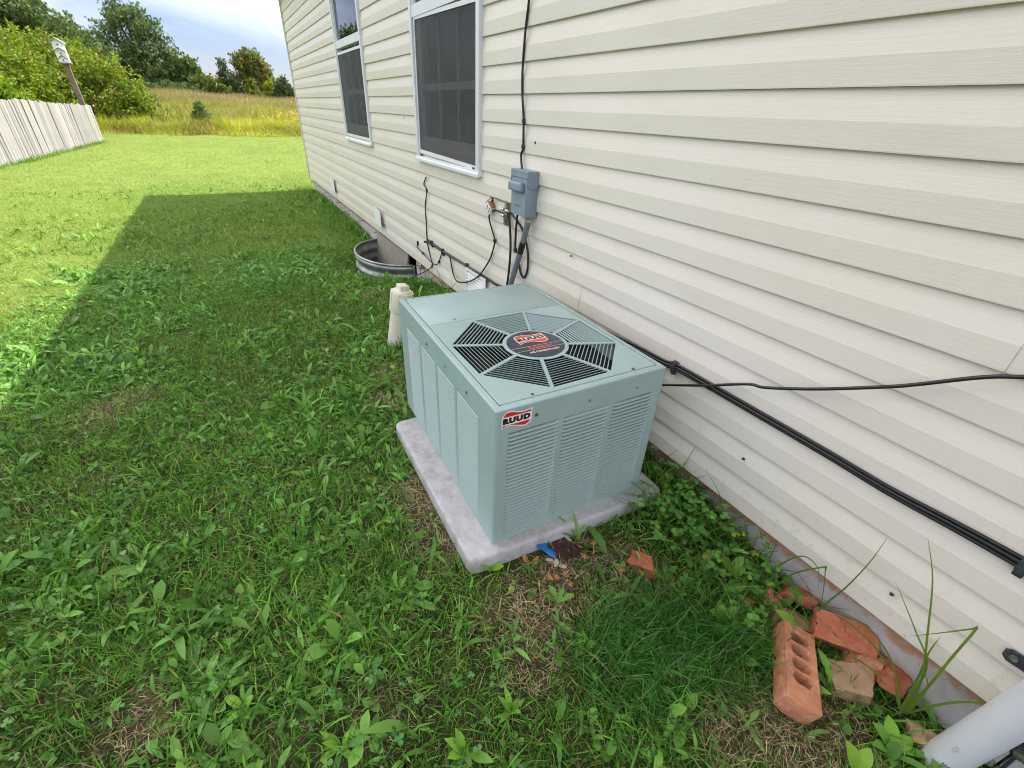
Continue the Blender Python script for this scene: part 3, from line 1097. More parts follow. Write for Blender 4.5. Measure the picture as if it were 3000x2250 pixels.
# ---- lettering helper
def text_mesh(s, bold=0.0, mat_=None):
    cu = bpy.data.curves.new('lettering', 'FONT')
    cu.body = s
    cu.offset = bold
    cu.resolution_u = 3
    cu.space_character = 1.0 + bold * 2.2
    o = bpy.data.objects.new('lettering', cu)
    COL.objects.link(o)
    bpy.context.view_layer.update()
    dg = bpy.context.evaluated_depsgraph_get()
    me = bpy.data.meshes.new_from_object(o.evaluated_get(dg))
    bpy.data.objects.remove(o)
    co = np.zeros(len(me.vertices) * 3)
    me.vertices.foreach_get('co', co)
    co = co.reshape(-1, 3)
    lo, hi = co.min(0), co.max(0)
    co[:, 0] = (co[:, 0] - lo[0]) / (hi[0] - lo[0])
    co[:, 1] = (co[:, 1] - lo[1]) / (hi[1] - lo[1])
    me.materials.clear()
    me.materials.append(mat_)
    return me, co


def lettering(s, mat_, parent, fn, bold=0.02):
    me, co = text_mesh(s, bold, mat_)
    out = np.array([fn(a, b_) for a, b_, _ in co])
    me.vertices.foreach_set('co', out.ravel())
    me.update()
    return link('lettering', me, parent)


def flat(poly, fn, mat_, name, parent):
    me = bpy.data.meshes.new(name)
    me.from_pydata([fn(a, b_) for a, b_ in poly], [], [tuple(range(len(poly)))])
    me.materials.append(mat_)
    return link(name, me, parent)


def smoothpoly(p, n=4):
    P = [Vector((a, b_, 0)) for a, b_ in p]
    out = []
    m_ = len(P)
    for i in range(m_):
        p0, p1, p2, p3 = P[i - 1], P[i], P[(i + 1) % m_], P[(i + 2) % m_]
        a1 = (p1 - p0).angle(p2 - p1, 0)
        a2 = (p2 - p1).angle(p3 - p2, 0)
        m1 = (p2 - p0) * 0.5 if a1 < 0.9 else (p2 - p1)
        m2 = (p3 - p1) * 0.5 if a2 < 0.9 else (p2 - p1)
        for k in range(n):
            t = k / n
            h = p1 * (2 * t ** 3 - 3 * t * t + 1) + m1 * (t ** 3 - 2 * t * t + t) + p2 * (-2 * t ** 3 + 3 * t * t) + m2 * (t ** 3 - t * t)
            out.append((h.x, h.y))
    return out


# sticker on the front panel
LOGO = [(-0.6146, 0.4698), (-0.615, 0.5065), (-0.6112, 0.5143), (-0.605, 0.5222), (-0.5954, 0.5273), (-0.5855, 0.5271), (-0.572, 0.5228), (-0.5566, 0.5179), (-0.5447, 0.5172), (-0.5311, 0.5187), (-0.5165, 0.5215), (-0.517, 0.4808), (-0.5208, 0.4727), (-0.5291, 0.4659), (-0.5377, 0.4629), (-0.5482, 0.4638), (-0.5597, 0.4678), (-0.5745, 0.4733), (-0.5856, 0.4754), (-0.5965, 0.4747), (-0.6064, 0.4723)]
TOPR = [(-0.6107, 0.5092), (-0.6049, 0.5186), (-0.5977, 0.5227), (-0.5878, 0.5233), (-0.5752, 0.5202), (-0.5581, 0.5148), (-0.541, 0.5134), (-0.5206, 0.5162), (-0.5204, 0.5084), (-0.5493, 0.5084), (-0.583, 0.5088)]
BOTR = [(-0.6117, 0.4805), (-0.5901, 0.4806), (-0.5561, 0.4802), (-0.5219, 0.4806), (-0.5245, 0.4747), (-0.532, 0.4696), (-0.5423, 0.4671), (-0.5599, 0.4716), (-0.5815, 0.4783), (-0.5941, 0.4785), (-0.6115, 0.4738)]
sticker = flat(smoothpoly(LOGO), lambda a, b_: (a, -0.0010, b_), M['decalwhite'], 'logo_sticker', ac)
flat(smoothpoly(TOPR), lambda a, b_: (a, -0.0013, b_), M['decalred'], 'red_wave', sticker)
flat(smoothpoly(BOTR), lambda a, b_: (a, -0.0013, b_), M['decalred'], 'red_wave', sticker)
lettering('RUUD', M['decalblack'], sticker, lambda a, b_: (-0.6112 + a * 0.0895, -0.0014, 0.4846 + b_ * 0.0205), 0.085)
# round badge
mb = MB().lathe([(0.0001, 0.0), (0.104, 0.0), (0.104, 0.0010), (0.103, 0.0014), (0.0001, 0.0014)], 48, (GC.x, GC.y, LZ + 0.0002))
badge = mb.build('badge', M['badge'], ac, smooth=30)
BZ = LZ + 0.0019
up = lambda a, b_: (a, b_, BZ)
up2 = lambda a, b_: (a, b_, BZ + 0.0003)
up3 = lambda a, b_: (a, b_, BZ + 0.0005)
BLOGO = [(-0.3706, 0.3321), (-0.3701, 0.3852), (-0.3640, 0.3945), (-0.3540, 0.4015), (-0.3420, 0.4025), (-0.3268, 0.4001), (-0.2977, 0.3925), (-0.273, 0.3924), (-0.2503, 0.3944), (-0.2518, 0.3421), (-0.2580, 0.3320), (-0.2680, 0.3250), (-0.277, 0.3237), (-0.294, 0.3281), (-0.3215, 0.3381), (-0.3447, 0.341)]
flat(smoothpoly(BLOGO), up, M['badgepink'], 'logo_outline', badge)
flat(smoothpoly([(-0.3674, 0.381), (-0.3600, 0.3938), (-0.3400, 0.3985), (-0.3085, 0.3914), (-0.2794, 0.3875), (-0.2552, 0.3887), (-0.2554, 0.3805), (-0.3146, 0.3800)]), up2, M['badgered'], 'red_wave', badge)
flat(smoothpoly([(-0.3667, 0.3500), (-0.3181, 0.3505), (-0.2537, 0.3500), (-0.2600, 0.3334), (-0.2773, 0.3282), (-0.3065, 0.3353), (-0.3356, 0.3434), (-0.3660, 0.3400)]), up2, M['badgered'], 'red_wave', badge)
flat([(-0.3685, 0.3520), (-0.2530, 0.3520), (-0.2535, 0.3790), (-0.3685, 0.3790)], up2, M['badgewhite'], 'logo_band', badge)
lettering('RUUD', M['decalblack'], badge, lambda a, b_: (-0.3660 + a * 0.1110, 0.3548 + b_ * 0.0215, BZ + 0.0005), 0.08)
for (ya_, yb_, xa_, xb2) in ((0.3130, 0.3060, -0.4165, -0.2120), (0.2845, 0.2805, -0.4090, -0.2195)):
    flat([(xa_, ya_ - 0.0009), (xb2, yb_ - 0.0009), (xb2, yb_ + 0.0009), (xa_, ya_ + 0.0009)], up, M['badgepink'], 'badge_line', badge)
lettering('Achiever', M['badgered'], badge, lambda a, b_: (-0.3600 + a * 0.0960, 0.2895 - a * 0.004 + b_ * 0.0195, BZ), 0.04)
lettering('AIR CONDITIONER', M['badgewhite'], badge, lambda a, b_: (-0.3710 + a * 0.1190, 0.2605 - a * 0.003 + b_ * 0.0115, BZ), 0.035)


# screws
def screw(parent, T, rusty):
    mb = MB()
    mb.lathe([(0.0001, 0.0), (0.0058, 0.0), (0.0058, 0.0008), (0.0038, 0.0010), (0.0034, 0.0034), (0.0001, 0.0038)], 8, mat=T)
    mb.build('screw', M['rustscrew'] if rusty else M['steel'], parent)


FT = lambda x, z: Matrix.Translation((x, -0.0005, z)) @ Matrix.Rotation(R(90), 4, 'X')
LT = lambda y, z: Matrix.Translation((-AW - 0.0005, y, z)) @ Matrix.Rotation(R(-90), 4, 'Y')
TT = lambda x, y: Matrix.Translation((x, y, LZ))
for x, z, ru in ((-0.501, 0.489, True), (-0.308, 0.486, False), (-0.116, 0.484, False)): screw(ac, FT(x, z), ru)
for y, z, ru in ((0.576, 0.483, True), (0.389, 0.484, False), (0.200, 0.484, True), (0.758, 0.486, False)): screw(ac, LT(y, z), ru)
for x, y, ru in ((-0.497, 0.637, False), (-0.123, 0.628, False), (-0.496, 0.037, True), (-0.116, 0.034, True)): screw(ac, TT(x, y), ru)

# pad
mb = MB()
pts = [(-0.930, 1.700), (-0.945, 0.850), (-0.135, 0.800), (-0.125, 1.690)]


def roundpoly(pts, r, n=5):
    out = []
    m_ = len(pts)
    for i in range(m_):
        p0, p1, p2 = (Vector(pts[(i + k) % m_]) for k in (-1, 0, 1))
        a, b_ = p1 + (p0 - p1).normalized() * r, p1 + (p2 - p1).normalized() * r
        for k in range(n + 1):
            t = k / n
            q = a * (1 - t) ** 2 + p1 * 2 * t * (1 - t) + b_ * t * t
            out.append((q.x, q.y))
    return out


base = roundpoly(pts, 0.035)
rings = []
cxy = Vector((-0.53, 1.26))
for ins, z in ((0.0, -0.26), (0.0, -0.066), (0.0015, -0.059), (0.005, -0.054), (0.011, -0.0512), (0.020, pad_top), (0.30, pad_top)):
    rings.append([((p[0] + (cxy.x - p[0]) / (cxy - Vector(p)).length * ins), (p[1] + (cxy.y - p[1]) / (cxy - Vector(p)).length * ins), z) for p in base])
n = len(base)
v = [p for r_ in rings for p in r_]
f = [(i * n + k, i * n + (k + 1) % n, (i + 1) * n + (k + 1) % n, (i + 1) * n + k) for i in range(len(rings) - 1) for k in range(n)]
f.append(tuple((len(rings) - 1) * n + k for k in range(n)))
mb.add(v, f)
mb.build('concrete_slab', M['pad'], smooth=50, label='pale concrete pad with rounded edges under the air conditioner', cat='slab')

# ------------------------------------------------------------------ things on the wall
# disconnect box
bx0, bx1, by0, by1, bz0, bz1 = -0.079, -0.0175, 2.022, 2.178, 0.734, 0.948
box = empty('disconnect_box', (-0.0175, 2.10, 0.734), label='blue grey electrical disconnect box on the cream siding', cat='electrical box')


def onbox(mb, name, m_, bev=0.0, par=box, seg=2):
    me = mb.mesh(name, m_)
    if bev: bevel_mesh(me, bev, seg)
    o = link(name, me, par)
    o.matrix_parent_inverse = Matrix.Translation(par.location).inverted()
    return o


onbox(MB().box(bx0, bx1, by0, by1, bz0, bz1 - 0.012), 'enclosure', M['boxgrey'], 0.003)
# hinged cover: cap over the top with side ears
mb = MB().box(bx0 - 0.006, bx1 - 0.001, by0 - 0.004, by1 + 0.004, bz1 - 0.014, bz1)
mb.box(bx0 - 0.006, bx0 - 0.002, by0 - 0.0035, by1 + 0.0035, bz1 - 0.034, bz1 - 0.014)
for ys_ in ((by0 - 0.004, by0 - 0.0005), (by1 + 0.0005, by1 + 0.004)):
    mb.prism([(bx0 - 0.005, bz1 - 0.013), (bx1 - 0.004, bz1 - 0.013), (bx1 - 0.004, bz1 - 0.062), (bx1 - 0.014, bz1 - 0.078), (bx0 + 0.012, bz1 - 0.078), (bx0 - 0.005, bz1 - 0.058)], ys_[0], ys_[1], lambda a, b_, h: (a, h, b_))
onbox(mb, 'cover', M['boxgrey'], 0.0015, seg=1)
onbox(MB().box(bx0 - 0.004, bx0 + 0.001, by0 + 0.004, by1 - 0.004, bz0 + 0.002, bz1 - 0.036), 'front_plate', M['boxgrey'], 0.002, seg=1)
mb = MB().box(bx0 - 0.030, bx0 - 0.002, by0 + 0.022, by1 - 0.006, bz1 - 0.098, bz1 - 0.052)
onbox(mb, 'bulge', M['boxgrey'], 0.013, seg=4)
mb = MB()
for k in range(3):
    mb.tube(spline([(bx0 - 0.0042, by0 + 0.05 + 0.02 * k, bz0 + 0.045), (bx0 - 0.0055, by0 + 0.06 + 0.02 * k, bz0 + 0.053), (bx0 - 0.0042, by0 + 0.074 + 0.02 * k, bz0 + 0.044)], 4), 0.0016, 5)
onbox(mb, 'embossed_mark', M['boxgrey'])
for (x, z) in ((-0.045, bz1 - 0.066), (-0.052, bz1 - 0.086), (-0.040, bz1 - 0.080), (-0.028, bz1 - 0.092), (-0.030, bz1 - 0.078)):
    onbox(MB().lathe([(0.0001, 0), (0.0017, 0), (0.0012, 0.001), (0.0001, 0.0012)], 7, mat=Matrix.Translation((x, by0 - 0.0045, z)) @ Matrix.Rotation(R(90), 4, 'X')), 'rivet', M['strap'])
# conduit
cd = empty('flexible_conduit', (-0.05, 2.045, 0.735), label='grey flexible conduit running down from the electrical box behind the air conditioner', cat='conduit')
path = spline([(-0.050, 2.047, 0.735), (-0.050, 2.050, 0.70), (-0.052, 2.082, 0.60), (-0.055, 2.130, 0.47), (-0.058, 2.185, 0.335), (-0.060, 2.23, 0.22)], 6)
onbox(MB().tube(path, 0.0162, 14), 'pipe', M['conduit'], par=cd).data.polygons.foreach_set('use_smooth', [True] * 0 or [True] * len(cd.children[0].data.polygons))
onbox(MB().lathe([(0.019, 0), (0.0205, 0.002), (0.0205, 0.018), (0.019, 0.020), (0.016, 0.022), (0.016, 0.030)], 6, (-0.050, 2.047, 0.706)), 'fitting_nut', M['steel'], par=cd)
i0 = int(len(path) * 0.44)
onbox(MB().tube(path[i0 - 1:i0 + 3], 0.0172, 14), 'tape_wrap', M['black'], par=cd)


def cable(name, label, yz, r, x=-0.0235, clips=(), mat_='black', n=8, cat='cable', sides=7, group=None):
    pts = [(p[2] if len(p) > 2 else x, p[0], p[1]) for p in yz]
    mb = MB().tube(spline(pts, n), r, sides)
    o = mb.build(name, M[mat_], smooth=True, label=label, cat=cat, group=group)
    for (y, z) in clips:
        mb = MB().box(x - r - 0.003, x + 0.010, y - 0.006, y + 0.006, z - r - 0.003, z + r + 0.003)
        mb.box(x - 0.004, x + 0.010, y - 0.004, y + 0.004, z - r - 0.011, z - r - 0.002)
        me = mb.mesh('clip', M['strap'])
        bevel_mesh(me, 0.0012, 1)
        link('clip', me, o)
    return o


cable('black_cable', 'black cable climbing the siding above the electrical box', [(2.19, 2.66), (2.195, 2.2), (2.186, 1.70), (2.187, 1.613), (2.204, 1.519), (2.215, 1.391), (2.210, 1.283), (2.185, 1.162), (2.177, 1.043), (2.193, 1.004), (2.150, 0.948, -0.040)], 0.0056, clips=((2.183, 1.155), (2.176, 1.045)))
cable('black_cable', 'thin black cable with a loose curled top end below the near window', [(3.572, 0.742, -0.03), (3.60, 0.735), (3.653, 0.682), (3.594, 0.646), (3.649, 0.526), (3.645, 0.394), (3.645, 0.239), (3.584, 0.128), (3.556, 0.068), (3.66, -0.01, -0.05), (3.80, -0.10, -0.14), (3.78, -0.19, -0.30)], 0.0045, clips=((3.594, 0.646), (3.556, 0.068)))
cable('black_cable', 'short black cable with a plug end hanging in a hook shape', [(3.884, 0.165), (3.905, 0.135), (3.767, 0.119), (3.552, 0.093), (3.442, 0.108), (3.386, 0.149), (3.313, 0.244)], 0.0042, x=-0.0265, clips=((3.767, 0.119), (3.39, 0.145)))
o = MB().lathe([(0.006, 0), (0.008, 0.006), (0.008, 0.03), (0.005, 0.036)], 8, (-0.0265, 3.884, 0.160)).build('plug', M['black'], bpy.data.objects['black_cable.002'])
cable('black_cable', 'black cable drooping in a wide loop from the wire bundle up to the brass splitters', [(3.184, 0.253), (3.146, 0.234), (3.097, 0.133), (2.988, 0.107, -0.045), (2.800, 0.161, -0.050), (2.632, 0.253, -0.045), (2.510, 0.386), (2.449, 0.494), (2.444, 0.528), (2.474, 0.571), (2.521, 0.637), (2.501, 0.675), (2.439, 0.698), (2.329, 0.700)], 0.0050, x=-0.030, clips=((2.446, 0.525),))
cable('black_cable', 'thick black cable hanging straight down left of the grey conduit', [(2.285, 0.705), (2.258, 0.629), (2.244, 0.512), (2.254, 0.384), (2.268, 0.301), (2.28, 0.20)], 0.0068, x=-0.033)
cable('black_cable', 'black cable crossing behind the grey conduit and looping back up', [(2.293, 0.722), (2.175, 0.672), (2.124, 0.635), (2.093, 0.598), (2.065, 0.521), (2.065, 0.449), (2.098, 0.398), (2.142, 0.428), (2.160, 0.50), (2.15, 0.56)], 0.0058, x=-0.0255)
cable('black_cable', 'short thick black cable dropping from the left of the box bottom', [(2.170, 0.760), (2.185, 0.70), (2.191, 0.608), (2.189, 0.532)], 0.0062, x=-0.0345, clips=((2.189, 0.532),))
cable('black_cable', 'loose black cable slanting across the siding above the wire bundle at right', [(1.10, 0.24), (0.999, 0.298), (0.826, 0.390), (0.682, 0.474), (0.624, 0.493), (0.494, 0.560), (0.356, 0.643), (0.300, 0.681), (0.215, 0.744), (0.162, 0.773), (0.05, 0.82), (-0.3, 0.93), (-1.0, 1.05)], 0.0048, x=-0.046)
cable('thin_wire', 'thin bare wire arching from the splitters to the hanging metal tag', [(2.288, 0.746), (2.326, 0.761), (2.378, 0.758), (2.455, 0.763), (2.516, 0.748), (2.574, 0.716)], 0.0022, x=-0.030, mat_='rust', cat='wire')
cable('black_cable', 'stub of black tube squeezed between siding and foundation beside the grey pipe', [(0.02, -0.004), (-0.06, -0.008), (-0.14, -0.012), (-0.30, -0.016)], 0.0085, x=0.006)
# long wire bundle along the wall
wb = empty('wire_bundle', (-0.03, 1.2, 0.35), label='flat bundle of black wires clipped along the siding past the air conditioner', cat='cable')
runp = [(3.62, 0.262), (3.292, 0.252), (2.853, 0.258), (2.521, 0.261), (2.347, 0.265), (1.7, 0.33), (1.20, 0.372), (1.043, 0.378), (0.980, 0.388), (0.933, 0.390), (0.831, 0.390), (0.425, 0.387), (0.245, 0.383), (0.110, 0.389), (-0.017, 0.392), (-0.5, 0.395), (-1.05, 0.395)]
for k, dz in enumerate((-0.0105, 0.0, 0.0105)):
    pts = [(-0.028 - 0.003 * (k == 1) + 0.0015 * math.sin(y * 5 + k * 2), y, z + dz * (0.55 if y > 2 else 1) + 0.002 * math.sin(y * 3.1 + k)) for y, z in runp]
    onbox(MB().tube(spline(pts, 6), 0.0052 if k != 1 else 0.006, 7), 'wire', M['black'], par=wb).data.polygons.foreach_set('use_smooth', [True] * len(wb.children[-1].data.polygons))
onbox(MB().tube(spline([(-0.026, 3.53, 0.262), (-0.030, 3.60, 0.250), (-0.028, 3.69, 0.232)], 4), 0.011, 7), 'connector', M['black'], par=wb)
for y, z in ((0.980, 0.388), (-0.02, 0.392), (3.53, 0.26), (3.30, 0.251), (2.85, 0.258)):
    mb = MB().box(-0.038, -0.015, y - 0.011, y + 0.011, z - 0.018, z + 0.018)
    mb.box(-0.030, -0.015, y - 0.009, y + 0.009, z - 0.036, z - 0.018)
    me = mb.mesh('clip', M['strap'])
    bevel_mesh(me, 0.003, 2)
    o = link('clip', me, wb)
    o.matrix_parent_inverse = Matrix.Translation(wb.location).inverted()
# brass splitters
gb = empty('cable_splitter', (-0.03, 2.31, 0.72), label='cluster of small brass cable splitters beside the electrical box', cat='splitter')
onbox(MB().box(-0.038, -0.018, 2.296, 2.322, 0.640, 0.760), 'bracket', M['brass'], 0.002, par=gb)
for (y, z, ax) in ((2.335, 0.722, 'Y'), (2.330, 0.690, 'Y'), (2.31, 0.665, 'Z'), (2.282, 0.722, 'Y'), (2.300, 0.755, 'Z')):
    T = Matrix.Translation((-0.042, y, z)) @ (Matrix.Rotation(R(90), 4, 'X') if ax == 'Y' else Matrix.Identity(4))
    mb = MB().lathe([(0.0085, -0.016), (0.0085, -0.004), (0.0065, -0.003), (0.0065, 0.006), (0.0090, 0.007), (0.0090, 0.015), (0.006, 0.016)], 6, mat=T)
    onbox(mb, 'connector', M['steel'], par=gb)
# hanging tag
tg = empty('metal_tag', (-0.03, 2.52, 0.70), label='small rusty topped white metal case dangling on thin wire left of the box', cat='metal case')
T = Matrix.Translation((-0.032, 2.503, 0.705)) @ Matrix.Rotation(R(28), 4, 'X')
onbox(MB().box(-0.012, 0.012, -0.030, 0.030, -0.030, 0.018, mat=T), 'case', M['white'], 0.003, par=tg)
mb = MB()
mb.add([T @ Vector(p) for p in [(-0.014, -0.033, 0.018), (-0.014, 0.033, 0.018), (-0.014, 0.014, 0.031), (-0.014, -0.014, 0.031), (0.014, -0.033, 0.018), (0.014, 0.033, 0.018), (0.014, 0.014, 0.031), (0.014, -0.014, 0.031)]], [(0, 1, 2, 3), (7, 6, 5, 4), (0, 4, 5, 1), (1, 5, 6, 2), (2, 6, 7, 3), (3, 7, 4, 0)])
onbox(mb, 'rusty_lid', M['rustorange'], 0.002, par=tg)
mb = MB()
for s_ in (-0.016, 0.012):
    mb.box(-0.0135, -0.011, s_, s_ + 0.004, -0.024, 0.006, mat=T)
onbox(mb, 'slot', M['dark'], par=tg)
mb = MB().tube([T @ Vector((0, 0, 0.036)), T @ Vector((0, 0, 0.062))], 0.006, 6)
mb.tube([T @ Vector((0, 0.03, 0.048)), T @ Vector((0, 0, 0.058)), T @ Vector((0, -0.02, 0.052))], 0.003, 5)
onbox(mb, 'hook', M['rust'], par=tg)

# ------------------------------------------------------------------ cleanout, window well, board, spigot, grey pipe
co_ = empty('cleanout_pipe', (-0.645, 2.60, -0.125), (R(4), R(9.5), 0), label='cream plastic cleanout pipe with a square plug behind the air conditioner', cat='pipe')
MB().lathe([(0.058, -0.08), (0.056, 0.255)], 24).build('pipe', M['pvccream'], co_, smooth=40)
MB().lathe([(0.057, 0.245), (0.066, 0.247), (0.067, 0.25), (0.0675, 0.365), (0.066, 0.370), (0.056, 0.371), (0.054, 0.364)], 28).build('hub', M['pvccream'], co_, smooth=40)
for k in range(8):
    T = Matrix.Rotation(R(45 * k + 10), 4, 'Z')
    MB().box(0.0655, 0.0705, -0.0035, 0.0035, 0.305, 0.3695, mat=T).build('rib', M['pvccream'], co_)
MB().lathe([(0.0535, 0.355), (0.0535, 0.374), (0.052, 0.379), (0.049, 0.381), (0.0001, 0.382)], 28).build('plug', M['pvccream'], co_, smooth=40)
me = MB().box(-0.029, 0.029, -0.029, 0.029, 0.380, 0.412, mat=Matrix.Rotation(R(12), 4, 'Z')).mesh('square_nut', M['pvccream'])
bevel_mesh(me, 0.003, 2)
link('square_nut', me, co_)
MB().tube([(-0.02, -0.0575, 0.10), (0.01, -0.058, 0.03), (0.03, -0.052, -0.01)], 0.0012, 4).build('seam_line', M['bricktan'], co_)

# window well
ww = empty('window_well', (0.03, 4.72, -0.3), label='half round corrugated galvanised window well set in the grass against the foundation', cat='window well')
prof = []
nz_ = 46
for i in range(nz_ + 1):
    z = -0.60 + (0.48) * i / nz_
    prof.append((0.013 * math.sin((z + 0.60) / 0.105 * 2 * math.pi), z))
na = 40
v, f = [], []
for sh in (0, 1):
    for i, (d, z) in enumerate(prof):
        for k in range(na + 1):
            a = math.pi / 2 + math.pi * k / na
            d2 = d - 0.003 * sh
            ca, sa_ = math.cos(a), math.sin(a)
            v.append((0.028 + (WELL[2] + d2) * ca, WELL[1] + (WELL[3] + d2) * sa_, z))
st_ = (nz_ + 1) * (na + 1)
for sh in (0, 1):
    for i in range(nz_):
        for k in range(na):
            q = [sh * st_ + i * (na + 1) + k, sh * st_ + i * (na + 1) + k + 1, sh * st_ + (i + 1) * (na + 1) + k + 1, sh * st_ + (i + 1) * (na + 1) + k]
            f.append(tuple(q if sh == 0 else q[::-1]))
mb = MB()
mb.add(v, f)
me = mb.mesh('corrugated_shell', M['galv'], True, fix=False)
o = link('corrugated_shell', me, ww)
o.matrix_parent_inverse = Matrix.Translation(ww.location).inverted()
rim = [(0.028 + (WELL[2] + 0.004) * math.cos(math.pi / 2 + math.pi * k / 40), WELL[1] + (WELL[3] + 0.004) * math.sin(math.pi / 2 + math.pi * k / 40), -0.117) for k in range(41)]
o = onbox(MB().tube(rim, 0.011, 8), 'rolled_rim', M['galv'], par=ww)
o.data.polygons.foreach_set('use_smooth', [True] * len(o.data.polygons))
for y in (WELL[1] - WELL[3], WELL[1] + WELL[3]):
    s_ = -1 if y < WELL[1] else 1
    onbox(MB().box(0.020, 0.026, min(y - s_ * 0.012, y + s_ * 0.055), max(y - s_ * 0.012, y + s_ * 0.055), -0.60, -0.112), 'flange', M['galv'], 0.002, par=ww)
# board leaning in the well over the basement opening
mb = MB()
A = [(-0.010, 5.325, -0.030), (0.004, 4.290, -0.022), (-0.045, 4.315, -0.49), (-0.06, 5.345, -0.49)]
nrm = Vector((0.018, 0, 0.002))
mb.add([Vector(p) for p in A] + [Vector(p) + nrm for p in A], [(0, 1, 2, 3), (7, 6, 5, 4), (0, 4, 5, 1), (1, 5, 6, 2), (2, 6, 7, 3), (3, 7, 4, 0)])
mb.build('plywood_board', M['plywood'], label='weathered plywood board leaning in the window well over a dark basement opening', cat='board')
# spigot knob on the foundation
sp_ = empty('spigot', (0.02, 3.93, -0.045), label='small grey knob on the foundation beside the window well', cat='spigot')
o = onbox(MB().lathe([(0.0001, 0), (0.026, 0.0), (0.028, 0.008), (0.028, 0.028), (0.022, 0.036), (0.0001, 0.038)], 12, mat=Matrix.Translation((0.025, 3.93, -0.045)) @ Matrix.Rotation(R(-90), 4, 'Y')), 'knob', M['steel'], par=sp_)
onbox(MB().tube([(0.0, 3.93, -0.05), (-0.002, 3.935, -0.12), (0.01, 3.94, -0.2)], 0.007, 6), 'stem', M['found'], par=sp_)

# grey downspout pipe, bottom right
gp = empty('drain_pipe', (-0.080, -0.148, -0.21), label='grey plastic pipe rising from the ground against the siding at the lower right corner', cat='pipe')
P0, P1 = Vector((-0.080, -0.1415, -0.32)), Vector((-0.080, -0.205, 0.75))
o = onbox(MB().tube([P0.lerp(P1, t) for t in np.linspace(0, 2.6, 24)], 0.0385, 32), 'pipe', M['pvcgrey'], par=gp)
o.data.polygons.foreach_set('use_smooth', [len(p.vertices) == 4 for p in o.data.polygons])


def on_pipe(ang0, z0, w_, h_, s, mt, bold, turn):
    me, co = text_mesh(s, bold, mt)
    out = []
    for a, b_, _ in co:
        # text runs up the pipe
        z = z0 + a * w_
        t = (z + 0.32) / 1.07
        c = P0.lerp(P1, t)
        ang = ang0 + (b_ * h_) / 0.0385 * turn
        out.append((c.x + 0.0389 * math.cos(ang), c.y + 0.0389 * math.sin(ang), z))
    me.vertices.foreach_set('co', np.array(out).ravel())
    me.update()
    o = link('lettering', me, gp)
    o.matrix_parent_inverse = Matrix.Translation(gp.location).inverted()


on_pipe(R(196), -0.185, 0.030, 0.013, 'HDPE', M['ink'], 0.01, -1)
on_pipe(R(176), -0.105, 0.022, 0.012, 'HQH', M['faintink'], 0.0, -1)
stp = empty('pipe_strap', (-0.02, -0.10, 0.17), label='dark metal strap tab screwed to the siding beside the grey pipe', cat='strap')
T = Matrix.Translation((-0.024, -0.112, 0.166)) @ Matrix.Rotation(R(-4), 4, 'X')
onbox(MB().prism([(-0.022, -0.018), (0.014, -0.018), (0.024, -0.008), (0.024, 0.010), (0.014, 0.018), (-0.022, 0.018)], -0.003, 0.003, lambda a, b_, h: T @ Vector((h, a, b_))), 'tab', M['strap'], 0.001, par=stp, seg=1)
onbox(MB().lathe([(0.0001, 0), (0.0085, 0), (0.0075, 0.004), (0.0001, 0.005)], 10, mat=T @ Matrix.Translation((-0.003, 0.006, 0)) @ Matrix.Rotation(R(-90), 4, 'Y')), 'bolt', M['steel'], par=stp)
# dark clamp low on the foundation right of the pipe
fc = empty('foundation_clamp', (0.03, -0.22, -0.10), label='dark rusty form clamp on the foundation right of the grey pipe', cat='clamp')
onbox(MB().prism([(-0.035, -0.018), (0.015, -0.024), (0.026, 0.0), (0.012, 0.022), (-0.030, 0.024)], 0.0, -0.022, lambda a, b_, h: (0.028 + h, -0.232 + a, -0.085 + b_)), 'plate', M['strap'], 0.003, par=fc)
onbox(MB().lathe([(0.0001, 0), (0.013, 0), (0.012, 0.012), (0.0001, 0.014)], 8, mat=Matrix.Translation((0.006, -0.228, -0.085)) @ Matrix.Rotation(R(-90), 4, 'Y')), 'bolt', M['steel'], par=fc)
onbox(MB().tube([(0.006, -0.226, -0.10), (0.002, -0.228, -0.16), (0.0, -0.226, -0.24)], 0.004, 6), 'rod', M['strap'], par=fc)


